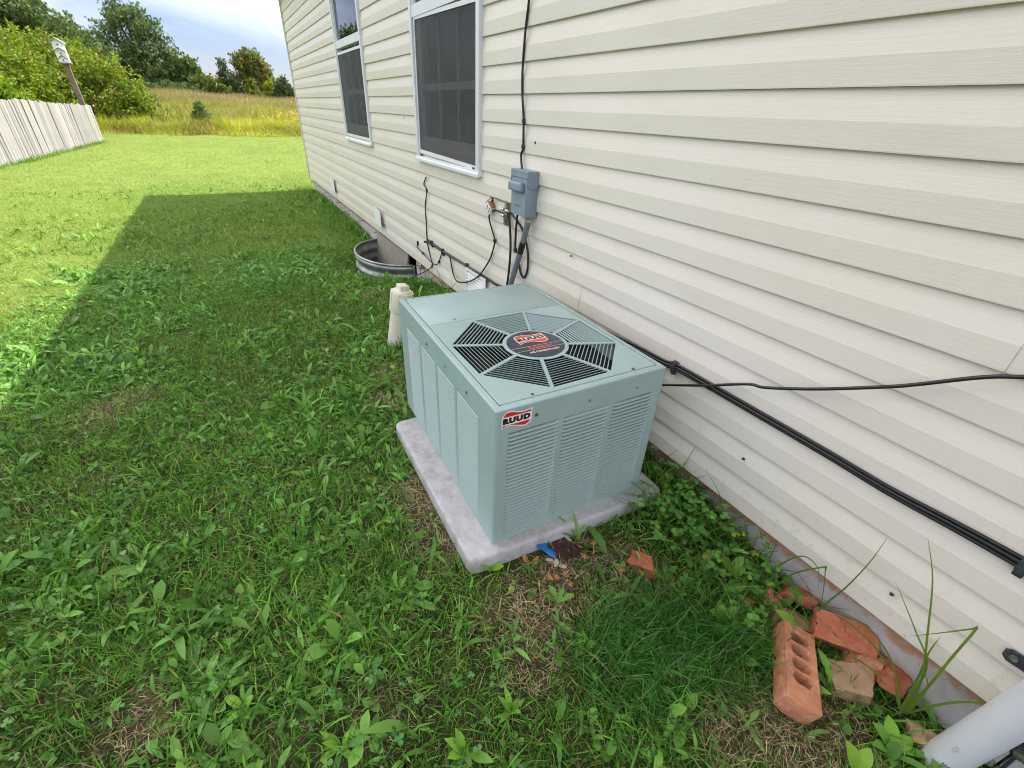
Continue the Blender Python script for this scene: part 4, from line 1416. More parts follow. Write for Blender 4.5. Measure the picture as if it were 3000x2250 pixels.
# ------------------------------------------------------------------ bricks and litter
def rough_block(name, dims, loc, rot, m_, label, cat, chip=0.35, seed=0, group=None, bev=0.006):
    """a broken brick: box with knocked-off corners and a rough surface"""
    r_ = random.Random(seed)
    bm = bmesh.new()
    bmesh.ops.create_cube(bm, size=1)
    for v in bm.verts:
        v.co = Vector((v.co.x * dims[0], v.co.y * dims[1], v.co.z * dims[2]))
    bmesh.ops.subdivide_edges(bm, edges=bm.edges[:], cuts=5, use_grid_fill=True)
    # slice off one end and one corner at an angle
    for k in range(2):
        n = Vector((1 if k == 0 else r_.choice((-1, 1)), r_.uniform(-chip, chip) * 1.6, r_.uniform(-chip, chip) * 1.2 + 0.4 * k)).normalized()
        p = Vector((dims[0] * (0.36 if k == 0 else 0.30) * n.x / abs(n.x), 0, dims[2] * 0.25 * k))
        res = bmesh.ops.bisect_plane(bm, geom=bm.verts[:] + bm.edges[:] + bm.faces[:], plane_co=p, plane_no=n, clear_outer=True)
        ed = [e_ for e_ in res['geom_cut'] if isinstance(e_, bmesh.types.BMEdge)]
        try:
            bmesh.ops.contextual_create(bm, geom=ed)
        except Exception:
            pass
    bmesh.ops.recalc_face_normals(bm, faces=bm.faces)
    sharp = [e_ for e_ in bm.edges if len(e_.link_faces) == 2 and e_.calc_face_angle(0) > 0.6]
    bmesh.ops.bevel(bm, geom=sharp, offset=bev, segments=2, profile=0.5, affect='EDGES', clamp_overlap=True)
    for v in bm.verts:
        v.co += Vector((r_.gauss(0, 1), r_.gauss(0, 1), r_.gauss(0, 1))) * 0.0012 + Vector((math.sin(v.co.y * 90 + seed), math.sin(v.co.z * 110 + seed), math.sin(v.co.x * 80 + v.co.y * 60 + seed))) * 0.0022
    me = bpy.data.meshes.new(name)
    bm.to_mesh(me)
    bm.free()
    me.materials.append(m_)
    me.polygons.foreach_set('use_smooth', [True] * len(me.polygons))
    try: me.set_sharp_from_angle(angle=R(38))
    except Exception: pass
    return link(name, me, None, loc, rot, label=label, cat=cat, group=group)


def cored_brick(loc, rot):
    L, Wd, H = 0.245, 0.092, 0.066
    bm = bmesh.new()
    r_ = random.Random(3)
    cells = 4
    ring = 12
    cl = (L - 0.070) / cells
    x_start = -L / 2 + 0.050
    top, bot = H / 2, -H / 2

    def V(x, y, z): return bm.verts.new((x, y, z))
    # columns of outer points shared between cells
    ys_ = [-Wd / 2, -Wd / 4, 0, Wd / 4, Wd / 2]
    xs_ = [-L / 2] + [x_start + i * cl for i in range(cells + 1)] + [L / 2]
    grid = {}
    for zi_, z in ((0, bot), (1, top)):
        for i, x in enumerate(xs_):
            for j, y in enumerate(ys_):
                sh = 0.010 * (1 - (y / (Wd / 2)) ** 2) if i == 0 else 0
                grid[zi_, i, j] = V(x - sh, y, z)
    midtop = {}
    for zi_, z in ((0, bot), (1, top)):
        for i in range(1, cells + 1):
            for j in (0, 4):
                midtop[zi_, i, j] = V((xs_[i] + xs_[i + 1]) / 2, ys_[j], z)
    holes = {}
    for i in range(1, cells + 1):
        cx = (xs_[i] + xs_[i + 1]) / 2
        rx_, ry_ = cl * 0.39, Wd * 0.29
        # outer loop of the cell in order
        for zi_ in (0, 1):
            outer = [grid[zi_, i, 0], midtop[zi_, i, 0], grid[zi_, i + 1, 0], grid[zi_, i + 1, 1], grid[zi_, i + 1, 2], grid[zi_, i + 1, 3], grid[zi_, i + 1, 4], midtop[zi_, i, 4], grid[zi_, i, 4], grid[zi_, i, 3], grid[zi_, i, 2], grid[zi_, i, 1]]
            inner = []
            for o_ in outer:
                a = math.atan2((o_.co.y) / Wd, (o_.co.x - cx) / cl)
                q = 1.0 / (abs(math.cos(a)) ** 3 + abs(math.sin(a)) ** 3) ** (1 / 3)
                inner.append(V(cx + rx_ * q * math.cos(a) + r_.uniform(-.001, .001), ry_ * q * math.sin(a) + r_.uniform(-.001, .001), o_.co.z - (0.002 if zi_ else -0.002)))
            for k in range(12):
                bm.faces.new((outer[k], outer[(k + 1) % 12], inner[(k + 1) % 12], inner[k]))
            holes[i, zi_] = inner
        for k in range(12):
            bm.faces.new((holes[i, 1][k], holes[i, 1][(k + 1) % 12], holes[i, 0][(k + 1) % 12], holes[i, 0][k]))
    for zi_ in (0, 1):
        for i in (0, cells + 1):
            for j in range(4):
                bm.faces.new((grid[zi_, i, j], grid[zi_, i + 1, j], grid[zi_, i + 1, j + 1], grid[zi_, i, j + 1]))
    for i in range(cells + 2):
        for j in (0, 4):
            a, b_ = (grid[0, i, j], grid[0, i + 1, j]), (grid[1, i, j], grid[1, i + 1, j])
            if 1 <= i <= cells:
                bm.faces.new((a[0], midtop[0, i, j], midtop[1, i, j], b_[0]))
                bm.faces.new((midtop[0, i, j], a[1], b_[1], midtop[1, i, j]))
            else:
                bm.faces.new((a[0], a[1], b_[1], b_[0]))
    for i in (0, cells + 2):
        for j in range(4):
            bm.faces.new((grid[0, i, j], grid[0, i, j + 1], grid[1, i, j + 1], grid[1, i, j]))
    bmesh.ops.recalc_face_normals(bm, faces=bm.faces)
    sharp = [e_ for e_ in bm.edges if len(e_.link_faces) == 2 and e_.calc_face_angle(0) > 0.7]
    bmesh.ops.bevel(bm, geom=sharp, offset=0.004, segments=2, profile=0.5, affect='EDGES', clamp_overlap=True)
    for v in bm.verts:
        v.co += Vector((r_.gauss(0, 1), r_.gauss(0, 1), r_.gauss(0, 1))) * 0.0009
    me = bpy.data.meshes.new('cored_brick')
    bm.to_mesh(me)
    bm.free()
    me.materials.append(M['brick'])
    me.polygons.foreach_set('use_smooth', [True] * len(me.polygons))
    try: me.set_sharp_from_angle(angle=R(40))
    except Exception: pass
    return link('cored_brick', me, None, loc, rot, label='whole orange brick with core holes lying in the grass in front of the others', cat='brick')


ang = math.atan2(0.141, 0.210)
cored_brick((-0.226, 0.167, -0.166), (R(13), R(2), ang))
rough_block('brick_fragment', (0.20, 0.085, 0.055), (-0.022, 0.170, -0.142), (R(-32), R(4), R(-57 + 180)), M['brickred'], 'long red broken brick with dark smears leaning against the foundation', 'brick', seed=4)
rough_block('brick_fragment', (0.095, 0.055, 0.05), (-0.020, 0.078, -0.162), (R(-22), R(-8), R(-62)), M['brick'], 'small orange brick end butted against the long red broken brick', 'brick', seed=9)
rough_block('brick_fragment', (0.13, 0.085, 0.06), (-0.088, 0.058, -0.193), (R(4), R(-10), R(-48)), M['bricktan'], 'tan brown brick stub half buried right of the cored brick', 'brick', seed=12)
rough_block('brick_fragment', (0.085, 0.075, 0.055), (0.000, 0.010, -0.158), (R(-24), R(14), R(-58)), M['brickred'], 'red brick chunk with a grey end nearest the grey pipe', 'brick', seed=21)
rough_block('brick_fragment', (0.13, 0.05, 0.035), (-0.002, 0.300, -0.150), (R(-25), R(3), R(-62)), M['brickred'], 'thin red brick sliver along the foundation behind the long red broken brick', 'brick', seed=30)
rough_block('brick_fragment', (0.15, 0.06, 0.045), (-0.075, 0.245, -0.185), (R(-8), R(5), R(-55)), M['bricktan'], 'brown brick piece under the dandelion leaf', 'brick', seed=33)
rough_block('brick_fragment', (0.06, 0.05, 0.045), (-0.080, 0.345, -0.175), (R(20), R(-14), R(25)), M['brick'], 'lumpy orange brick chunk among the clover by the wall', 'brick', seed=41)
rough_block('brick_fragment', (0.055, 0.045, 0.04), (-0.150, 0.370, -0.185), (R(5), R(20), R(70)), M['brickred'], 'dark red brick chunk under the clover leaves', 'brick', seed=44)
rough_block('brick_fragment', (0.060, 0.050, 0.04), (-0.165, 0.450, -0.190), (R(5), R(10), R(-30)), M['brick'], 'brick chunk half hidden at the edge of the clover patch', 'brick', seed=47)
rough_block('brick_fragment', (0.098, 0.055, 0.040), (-0.408, 0.610, -0.105), (R(6), R(-10), R(-62)), M['brickred'], 'rounded red brick piece alone in the thin grass', 'brick', seed=52)

# blue scrap, dark red flake, pebbles and orange chips by the pad
me = MB().box(-0.034, 0.034, -0.020, 0.020, -0.004, 0.004).mesh('plastic_scrap', M['blue'])
bevel_mesh(me, 0.003, 2, 0.0022, 2, 5)
link('plastic_scrap', me, None, (-0.672, 0.808, -0.092), (R(-18), R(6), R(-62)), label='bright blue plastic scrap beside the concrete pad', cat='scrap')
r_ = random.Random(2)
poly = []
for k in range(18):
    a = 2 * math.pi * k / 18
    rr = 0.052 * (0.75 + 0.45 * r_.random())
    poly.append((rr * math.cos(a) * 1.05, rr * math.sin(a) * 0.8))
me = MB().prism(poly, -0.004, 0.004, lambda a, b_, h: (a, b_, h + 0.006 * math.sin(a * 60))).mesh('bark_flake', M['darkred'])
link('bark_flake', me, None, (-0.620, 0.790, -0.098), (R(-6), R(4), R(-30)), label='ragged dark maroon flake beside the blue scrap', cat='flake')


def pebble_mesh(seed, s, m_, chip=False):
    r_ = random.Random(seed)
    bm = bmesh.new()
    bmesh.ops.create_icosphere(bm, subdivisions=1 if chip else 2, radius=1)
    kx, ky, kz = r_.uniform(.9, 1.5), r_.uniform(.5, 1), r_.uniform(.25, .5)
    sh = r_.uniform(-.6, .6)
    for v in bm.verts:
        j = 1 + r_.uniform(-.38, .30) * (1 if chip else 0.4)
        v.co = Vector((v.co.x * kx * j + sh * v.co.y * (chip * .5), v.co.y * ky * j, v.co.z * kz * j)) * s
    me = bpy.data.meshes.new('pebble')
    bm.to_mesh(me)
    bm.free()
    me.materials.append(m_)
    return me


def gpt(x, y, dz=0.0): return (x, y, float(gz(x, y)) + dz)


LIT = [('pebble', 'stone', 0.015, -0.641, 0.826, 'cream pebble touching the pad above the dark flake'), ('pebble', 'stone', 0.018, -0.579, 0.818, 'pale grey pebble at the top of the dark flake'),
       ('pebble', 'stone', 0.012, -0.683, 0.776, 'off white pebble just below the blue scrap'), ('pebble', 'stone', 0.013, -0.670, 0.757, 'tan pebble right of the off white pebble below the blue scrap'),
       ('pebble', 'stone', 0.013, -0.659, 0.736, 'long bluish white pebble below the dark flake'), ('pebble', 'chip', 0.012, -0.663, 0.712, 'smooth peach coloured pebble in the dead grass'),
       ('brick_chip', 'chip', 0.017, -0.577, 0.793, 'orange brick chip at the right end of the dark flake'), ('brick_chip', 'chip', 0.015, -0.563, 0.775, 'yellow orange brick chip right of the dark flake'),
       ('brick_chip', 'chip', 0.016, -0.502, 0.766, 'orange brick chip farthest right along the pad'), ('brick_chip', 'chip', 0.013, -0.568, 0.734, 'flat tan orange chip right of the long bluish pebble'),
       ('brick_chip', 'chip', 0.018, -0.728, 0.798, 'pale orange shell shaped chip left of the blue scrap'), ('brick_chip', 'chip', 0.012, -0.720, 0.718, 'left chip of the orange cluster in the dead grass'),
       ('brick_chip', 'chip', 0.012, -0.698, 0.711, 'right chip of the orange cluster in the dead grass'), ('brick_chip', 'chip', 0.012, -0.671, 0.671, 'dark orange chip at the edge of the lush grass'),
       ('brick_chip', 'chip', 0.012, -0.488, 0.641, 'orange chip left of the rounded red brick piece'), ('brick_chip', 'chip', 0.011, -0.368, 0.657, 'orange chip above the rounded red brick piece'),
       ('brick_chip', 'chip', 0.012, -0.755, 0.823, 'rusty chip in the grass left of the shell shaped chip')]
for i, (nm, mk, s_, x, y, lb) in enumerate(LIT):
    link(nm, pebble_mesh(60 + i, s_, M[mk], nm == 'brick_chip'), None, gpt(x, y, 0.004 + s_ * 0.2), (0.4 * math.sin(i), 0.4 * math.cos(i * 2.1), i * 1.3), label=lb, cat='pebble' if nm == 'pebble' else 'chip', group='pebbles by the pad' if nm == 'pebble' else 'brick chips by the pad')


rough_block('wood_scrap', (0.085, 0.045, 0.016), (-0.072, -0.098, -0.192), (R(14), R(-8), R(-70)), M['woodscrap'], 'splintered pale wood scrap at the foot of the grey pipe', 'wood scrap', seed=71, bev=0.003)

# ------------------------------------------------------------------ strips: grass blades, leaves
def strips(pos, az, length, width, elev, curl, roll, wprof, fold=0.0, tip=True, wob=None):
    """N strips. wprof: relative widths at k sections (last one pointed if tip). returns verts (N*V,3), faces list, V"""
    N_ = len(pos)
    k = len(wprof)
    t = np.linspace(0, 1, k)
    seg = length[:, None] / (k - 1)
    e_ = elev[:, None] - curl[:, None] * t[None, :]
    ch, sh = np.cos(e_), np.sin(e_)
    ca, sa_ = np.cos(az), np.sin(az)
    P = np.zeros((N_, k, 3))
    P[:, 0] = pos
    for i in range(1, k):
        em = (e_[:, i - 1] + e_[:, i]) / 2
        P[:, i, 0] = P[:, i - 1, 0] + seg[:, 0] * np.cos(em) * ca
        P[:, i, 1] = P[:, i - 1, 1] + seg[:, 0] * np.cos(em) * sa_
        P[:, i, 2] = P[:, i - 1, 2] + seg[:, 0] * np.sin(em)
    side = np.stack([-sa_, ca, np.zeros(N_)], 1)[:, None, :]
    nrm = np.stack([-sh * ca[:, None], -sh * sa_[:, None], ch], 2)
    cr, sr = np.cos(roll)[:, None, None], np.sin(roll)[:, None, None]
    wv = side * cr + nrm * sr
    nv = nrm * cr - side * sr
    wd = width[:, None] * np.asarray(wprof)[None, :]
    wd = wd[..., None]
    if fold:
        L, C_, Rr = P - wv * wd * 0.5 + nv * wd * fold, P, P + wv * wd * 0.5 + nv * wd * fold
        Vt = np.stack([L, C_, Rr], 2).reshape(N_, k * 3, 3)
        b0 = (np.arange(N_) * k * 3)[:, None]
        q = []
        for i in range(k - 1):
            q.append([3 * i, 3 * i + 1, 3 * i + 4, 3 * i + 3])
            q.append([3 * i + 1, 3 * i + 2, 3 * i + 5, 3 * i + 4])
        q = np.array(q)
        F = (b0[:, :, None] + q[None]).reshape(-1, 4)
        return Vt.reshape(-1, 3), [F], k * 3
    if tip:
        L, Rr = P[:, :-1] - wv[:, :1] * wd[:, :-1] * 0.5 if wv.shape[1] == 1 else P[:, :-1] - wv[:, :-1] * wd[:, :-1] * 0.5, P[:, :-1] + (wv[:, :-1] if wv.shape[1] > 1 else wv) * wd[:, :-1] * 0.5
        body = np.stack([L, Rr], 2).reshape(N_, (k - 1) * 2, 3)
        Vt = np.concatenate([body, P[:, -1:]], 1)
        nV = (k - 1) * 2 + 1
        b0 = np.arange(N_) * nV
        F4 = []
        for i in range(k - 2):
            F4.append(np.stack([b0 + 2 * i, b0 + 2 * i + 1, b0 + 2 * i + 3, b0 + 2 * i + 2], 1))
        F3 = np.stack([b0 + 2 * (k - 2), b0 + 2 * (k - 2) + 1, b0 + 2 * (k - 1)], 1)
        return Vt.reshape(-1, 3), (F4 + [F3]), nV


class Cloud:
    def __init__(s): s.v, s.f, s.c, s.n = [], [], [], 0

    def add(s, V_, F_, nV, cols):
        s.v.append(V_)
        s.f += [f_ + s.n for f_ in F_]
        s.c.append(np.repeat(cols, nV, 0))
        s.n += len(V_)

    def mesh(s, name, m_, smooth=True):
        f3 = [f_ for f_ in s.f if f_.shape[1] == 3]
        f4 = [f_ for f_ in s.f if f_.shape[1] == 4]
        fs = ([np.concatenate(f4)] if f4 else []) + ([np.concatenate(f3)] if f3 else [])
        return npmesh(name, np.concatenate(s.v), fs, m_, np.concatenate(s.c), smooth)


def colvar(n, a, b_, v=0.18, rr=rng):
    """colours between a and b with brightness spread"""
    t = rr.random((n, 1))
    c = np.array(a)[None] * (1 - t) + np.array(b_)[None] * t
    return np.clip(c * (1 + v * rr.standard_normal((n, 1))), 0.004, 0.9)


def in_view(x, y, margin=0.36, z=-0.2):
    P = np.stack([x - CAM.x, y - CAM.y, np.full_like(x, z - CAM.z)], 1)
    cx = P @ np.array(CR)
    cy = P @ np.array(CU)
    cz = P @ np.array(CF)
    ok = cz > 0.05
    u, v = cx / np.maximum(cz, 0.05), cy / np.maximum(cz, 0.05)
    f_ = 1316.2
    return ok & (np.abs(u) < 1500 / f_ * (1 + margin) + 0.15) & (np.abs(v) < 1125 / f_ * (1 + margin) + 0.15)


# patches: (x, y, radius, strength) of thin dead grass
STRAW = [(-0.97, 1.25, 0.13, 1.0), (-0.97, 1.05, 0.11, 1.0), (-0.83, 0.66, 0.13, 1.0), (-0.70, 0.69, 0.12, 0.95), (-0.62, 0.76, 0.12, 1.0), (-0.50, 0.64, 0.13, 0.8), (-0.43, 0.57, 0.08, 0.6), (-0.50, 0.15, 0.10, 1.0), (-0.38, 0.06, 0.14, 1.0), (-0.24, 0.03, 0.10, 0.8),
         (-1.83, 0.87, 0.08, 0.9), (-0.86, 1.98, 0.14, 0.9), (-0.80, 2.25, 0.12, 0.6), (-1.30, 0.62, 0.07, 0.5), (-2.1, 2.6, 0.15, 0.6), (-0.60, 3.6, 0.16, 0.6), (-0.35, 6.1, 0.3, 0.6), (-0.90, 0.52, 0.09, 0.7)]
LUSH = [(-0.556, 0.43, 0.15), (-0.40, 0.33, 0.14), (-0.70, 0.44, 0.09), (-0.33, 0.28, 0.10)]


def patch(x, y):
    s_ = np.zeros_like(x)
    wob = 1 + 0.5 * (vnoise(x, y, 9, 11) - 0.5)
    for (px, py, pr_, st) in STRAW:
        d = np.hypot(x - px, y - py) / (pr_ * wob)
        s_ = np.maximum(s_, st * np.clip(1.45 - d, 0, 1))
    return s_


def lush(x, y):
    s_ = np.zeros_like(x)
    for (px, py, pr_) in LUSH:
        s_ = np.maximum(s_, np.clip(1.6 - np.hypot(x - px, y - py) / (pr_ * (0.75 + 0.5 * vnoise(x, y, 8, 12))), 0, 1))
    return s_ * (vnoise(x, y, 60, 13) * 0.5 + 0.62)


def blocked(x, y, m_=0.0):
    pad = (x > -0.945 - m_) & (x < -0.12) & (y > 0.80 - m_) & (y < 1.705 + m_)
    wall = (x > 0.028) & (y < 9.87)
    d = ((x - WELL[0]) / (WELL[2] + 0.02)) ** 2 + ((y - WELL[1]) / (WELL[3] + 0.02)) ** 2
    pipe = np.hypot(x + 0.645, y - 2.60) < 0.06
    gp_ = np.hypot(x + 0.08, y + 0.15) < 0.045
    return pad | wall | (d < 1) | pipe | gp_


def sample(n, x0, x1, y0, y1):
    x = rng.uniform(x0, x1, n)
    y = rng.uniform(y0, y1, n)
    k = in_view(x, y) & ~blocked(x, y)
    return x[k], y[k]


G_DARK, G_MID, G_BRIGHT, G_YEL = (0.050, 0.135, 0.022), (0.08, 0.20, 0.03), (0.15, 0.335, 0.046), (0.27, 0.33, 0.07)  # blade greens from dark to bright, mixed at random per blade
TAN0, TAN1 = (0.33, 0.25, 0.14), (0.56, 0.45, 0.28)

FL0, FL1 = (0.175, 0.245, 0.05), (0.285, 0.345, 0.095)
lawn = Cloud()
# near lawn, blades of 3 triangles
x, y = sample(560000, -3.9, 0.03, -0.45, 4.4)
dist = np.hypot(x - CAM.x, y)
st, lu = patch(x, y), lush(x, y)
cl = vnoise(x, y, 5, 21) * 0.6 + vnoise(x, y, 14, 22) * 0.4
keep = rng.random(len(x)) < np.clip(0.50 + 0.75 * (cl - 0.35), 0.2, 1) * (1 - 0.86 * st) * np.clip(1.25 - dist / 5.0, 0.35, 1) + lu * 0.35
x, y, st, lu = x[keep], y[keep], st[keep], lu[keep]
n = len(x)
ln = rng.gamma(5, 0.0085, n) + 0.014
ln = np.where(lu > 0.3, ln * 1.5 + 0.03, ln) * (1 - 0.35 * st)
wd = rng.uniform(0.0016, 0.0040, n)
wide = (rng.random(n) < 0.12) & (lu < 0.3)
wd = np.where(wide, rng.uniform(0.004, 0.0075, n), wd)
wd = np.where(lu > 0.4, wd * 0.8, wd)
elev = np.clip(rng.normal(0.85, 0.40, n), 0.05, 1.5)
curl = rng.normal(0.9, 0.55, n)
cols = colvar(n, G_DARK, G_BRIGHT, 0.38)
pt = vnoise(x, y, 2.2, 31)
yel = rng.random(n) < 0.10 + 0.25 * st
cols[yel] = colvar(int(yel.sum()), G_YEL, TAN0, 0.2)
cols *= (0.85 + 0.35 * pt)[:, None]
cols = np.where((lu > 0.4)[:, None], cols * np.array([0.60, 0.80, 0.95]), cols)
V_, F_, nV = strips(np.stack([x, y, gz(x, y) - 0.004], 1), rng.uniform(0, 2 * np.pi, n), ln, wd, elev, curl, rng.normal(0, 0.7, n), [0.9, 0.85, 0.0])
lawn.add(V_, F_, nV, cols)
# middle lawn
x, y = sample(290000, -6.0, 1.5, 3.8, 13.0)
keep = (rng.random(len(x)) < np.clip(0.6 + 0.5 * (vnoise(x, y, 2.2, 23) - 0.3), 0.2, 1)) & (rng.random(len(x)) < np.clip((13 - y) / 4, 0, 1))
x, y = x[keep], y[keep]
n = len(x)
ln = (rng.gamma(5, 0.0065, n) + 0.012) * np.clip(1.3 - (y - 4) * 0.06, 0.7, 1.2)
ln *= np.where(x > -0.35, 1.7, 1.0)
cols = colvar(n, G_DARK, G_BRIGHT, 0.2)
cols = cols * (0.8 + 0.45 * vnoise(x, y, 1.1, 32))[:, None]
yel = rng.random(n) < 0.12
cols[yel] = colvar(int(yel.sum()), G_YEL, TAN0, 0.2)
sun_tint = np.clip((-2.3 - x) / 0.6, 0, 1)[:, None]      # sunlit tone painted into blades beyond the house shadow
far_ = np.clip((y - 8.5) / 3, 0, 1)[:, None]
sun_tint = np.maximum(sun_tint, far_)
cols = cols * (1 - sun_tint) + (0.35 * cols * np.array([1.5, 1.2, 1.0]) + 0.65 * colvar(n, FL0, FL1, 0.15)) * sun_tint
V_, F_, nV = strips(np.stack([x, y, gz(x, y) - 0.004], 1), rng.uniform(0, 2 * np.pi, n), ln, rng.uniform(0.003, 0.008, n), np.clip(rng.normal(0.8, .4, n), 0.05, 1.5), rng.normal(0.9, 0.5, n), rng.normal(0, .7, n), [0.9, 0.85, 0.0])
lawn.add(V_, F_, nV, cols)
# far lawn, mown short
x, y = sample(340000, -9.5, 9.0, 9.0, 26.4)
k = rng.random(len(x)) < np.clip((y - 8.5) / 4, 0, 1)
x, y = x[k], y[k]
n = len(x)
ln = rng.gamma(5, 0.006, n) + 0.012
cols = colvar(n, FL0, FL1, 0.15)
cols = cols * (0.80 + 0.28 * vnoise(x, y, 0.8, 33) + 0.16 * vnoise(x, y, 2.6, 34))[:, None]
dry = np.clip((vnoise(x, y, 0.55, 35) - 0.55) * 3.0, 0, 1)[:, None] * (rng.random((n, 1)) < 0.55)
cols = cols * (1 - dry * 0.6) + np.array([0.30, 0.27, 0.13]) * dry * 0.6
V_, F_, nV = strips(np.stack([x, y, gz(x, y) - 0.004], 1), rng.uniform(0, 2 * np.pi, n), ln, rng.uniform(0.006, 0.014, n), np.clip(rng.normal(0.75, .35, n), 0.05, 1.4), rng.normal(0.7, 0.4, n), rng.normal(0, .6, n), [1.0, 0.0])
lawn.add(V_, F_, nV, cols)
o = link('lawn_grass', lawn.mesh('lawn_grass', M['leaf']))
setp(o, 'green lawn grass growing over the whole yard', kind='stuff')

# dead grass
dead = Cloud()
x, y = sample(420000, -2.8, 0.03, -0.4, 3.6)
st = patch(x, y)
keep = rng.random(len(x)) < 0.05 + 0.85 * np.clip(st, 0, 1) * (0.4 + 0.6 * vnoise(x, y, 22, 14))
x, y = x[keep], y[keep]
n = len(x)
cols = colvar(n, (0.20, 0.14, 0.075), TAN1, 0.3)
V_, F_, nV = strips(np.stack([x, y, gz(x, y) + rng.uniform(-0.002, 0.010, n)], 1), rng.uniform(0, 2 * np.pi, n), rng.gamma(4, 0.006, n) + 0.008, rng.uniform(0.0008, 0.0018, n), rng.normal(0.22, .35, n), rng.normal(0.2, .6, n), rng.normal(0, .6, n), [0.9, 0.9, 0.0])
dead.add(V_, F_, nV, cols)
o = link('dead_grass', dead.mesh('dead_grass', M['straw']))
setp(o, 'tan dead grass lying in thin bare patches of the lawn', kind='stuff')

# broadleaf weeds mixed into the lawn
weeds = Cloud()


def rosettes(cx, cy, size, nleaf, wprof, wr, c0, c1, elev_m, curl_m, target=weeds):
    """rosettes of nleaf leaves at each centre"""
    m_ = len(cx)
    az = (rng.uniform(0, 2 * np.pi, (m_, 1)) + np.arange(nleaf)[None] * (2 * np.pi / nleaf) + rng.normal(0, .8, (m_, nleaf))).ravel()
    L = (np.repeat(size, nleaf) * rng.uniform(0.40, 1.2, m_ * nleaf))
    keep = rng.random(m_ * nleaf) < 0.66
    X, Y = np.repeat(cx, nleaf) + rng.normal(0, 0.008, m_ * nleaf), np.repeat(cy, nleaf) + rng.normal(0, 0.008, m_ * nleaf)
    z = gz(X, Y) + 0.002
    pos = np.stack([X, Y, z], 1)[keep]
    az, L = az[keep], L[keep]
    k_ = len(az)
    base = np.repeat(colvar(m_, c0, c1, 0.12), nleaf, 0)[keep]
    cols = np.clip(base * (1 + 0.16 * rng.standard_normal((k_, 1))), 0.005, 0.9)
    V_, F_, nV = strips(pos, az, L, L * wr * rng.uniform(0.8, 1.2, k_), np.clip(rng.normal(elev_m, .42, k_), 0.02, 1.45), rng.normal(curl_m, .35, k_), rng.normal(0, .3, k_), wprof, fold=0.16)
    target.add(V_, F_, nV, cols)


PLANT = [0.10, 0.22, 0.75, 1.0, 0.85, 0.08]
DAND = [0.12, 0.50, 0.40, 0.95, 0.75, 0.10]
LANC = [0.35, 0.85, 1.0, 0.75, 0.08]


def centres(n, x0, x1, y0, y1, dens, avoid=True):
    x, y = sample(n, x0, x1, y0, y1)
    p = dens(x, y)
    if avoid: p = p * (1 - 0.75 * patch(x, y)) * (1 - 0.92 * np.clip(lush(x, y) * 1.4, 0, 1))
    k = rng.random(len(x)) < p
    return x[k], y[k]


wd_d = lambda x, y: np.clip(2.6 * (0.65 * vnoise(x, y, 1.9, 51) + 0.35 * vnoise(x, y, 5.5, 52)) - 0.95, 0.04, 1) * np.clip(1.15 - (x + 1.1) * 0.35, 0.35, 1)
x, y = centres(5200, -2.9, 0.0, -0.3, 5.5, wd_d)
rosettes(x, y, rng.gamma(6, 0.0068, len(x)) + 0.012, 6, PLANT, 0.42, (0.08, 0.20, 0.036), (0.19, 0.38, 0.068), 0.62, 0.65)
x, y = centres(3200, -2.9, 0.0, -0.3, 5.5, wd_d)
rosettes(x, y, rng.gamma(6, 0.0085, len(x)) + 0.012, 7, DAND, 0.26, (0.095, 0.23, 0.045), (0.20, 0.38, 0.075), 0.55, 0.6)
x, y = centres(12000, -2.9, 0.0, -0.3, 5.5, wd_d)
rosettes(x, y, rng.gamma(6, 0.0078, len(x)) + 0.012, 5, LANC, 0.19, (0.095, 0.24, 0.045), (0.20, 0.40, 0.08), 0.7, 1.0)
x, y = centres(7000, -2.9, 0.0, -0.35, 5.0, lambda x, y: np.clip(1.7 * vnoise(x, y, 1.2, 55) - 0.3, 0.08, 1), True)
rosettes(x, y, rng.uniform(0.018, 0.034, len(x)), 3, [0.2, 0.85, 1.0, 0.7, 0.15], 0.85, (0.11, 0.27, 0.05), (0.22, 0.42, 0.08), 0.5, 0.4)
x, y = centres(15000, -2.9, 0.0, -0.35, 4.5, lambda x, y: np.clip(2.4 * (0.5 * vnoise(x, y, 2.7, 53) + 0.5 * vnoise(x, y, 8, 54)) - 0.85, 0.03, 1), True)
rosettes(x, y, rng.uniform(0.012, 0.030, len(x)), 4, [0.25, 0.95, 0.9, 0.1], 0.6, (0.08, 0.21, 0.036), (0.20, 0.40, 0.07), 0.7, 0.6)
# weeds get sparse farther off
x, y = centres(2600, -4.5, 0.0, 5.0, 11.5, lambda x, y: np.clip(1.5 * vnoise(x, y, 0.9, 57) - 0.3, 0, 1) * np.clip((11.5 - y) / 5, 0, 1), False)
rosettes(x, y, rng.uniform(0.05, 0.11, len(x)), 5, LANC, 0.25, (0.10, 0.21, 0.035), (0.20, 0.33, 0.06), 0.8, 0.7)
# rank weeds along the wall
x = -np.abs(rng.normal(0, 0.16, 260)) + 0.0
y = rng.uniform(2.4, 9.5, 260)
k = ~blocked(x, y, 0.03) & ~((y > 3.7) & (y < 4.5))
rosettes(x[k], y[k], rng.uniform(0.07, 0.13, k.sum()), 7, DAND, 0.2, (0.09, 0.22, 0.035), (0.18, 0.36, 0.06), 0.85, 0.7)
o = link('lawn_weeds', weeds.mesh('lawn_weeds', M['weed']))
setp(o, 'low broadleaf weeds of plantain and dandelion spread through the shaded lawn', kind='stuff')

# clover along the foundation right of the unit and in the turf
clover = Cloud()


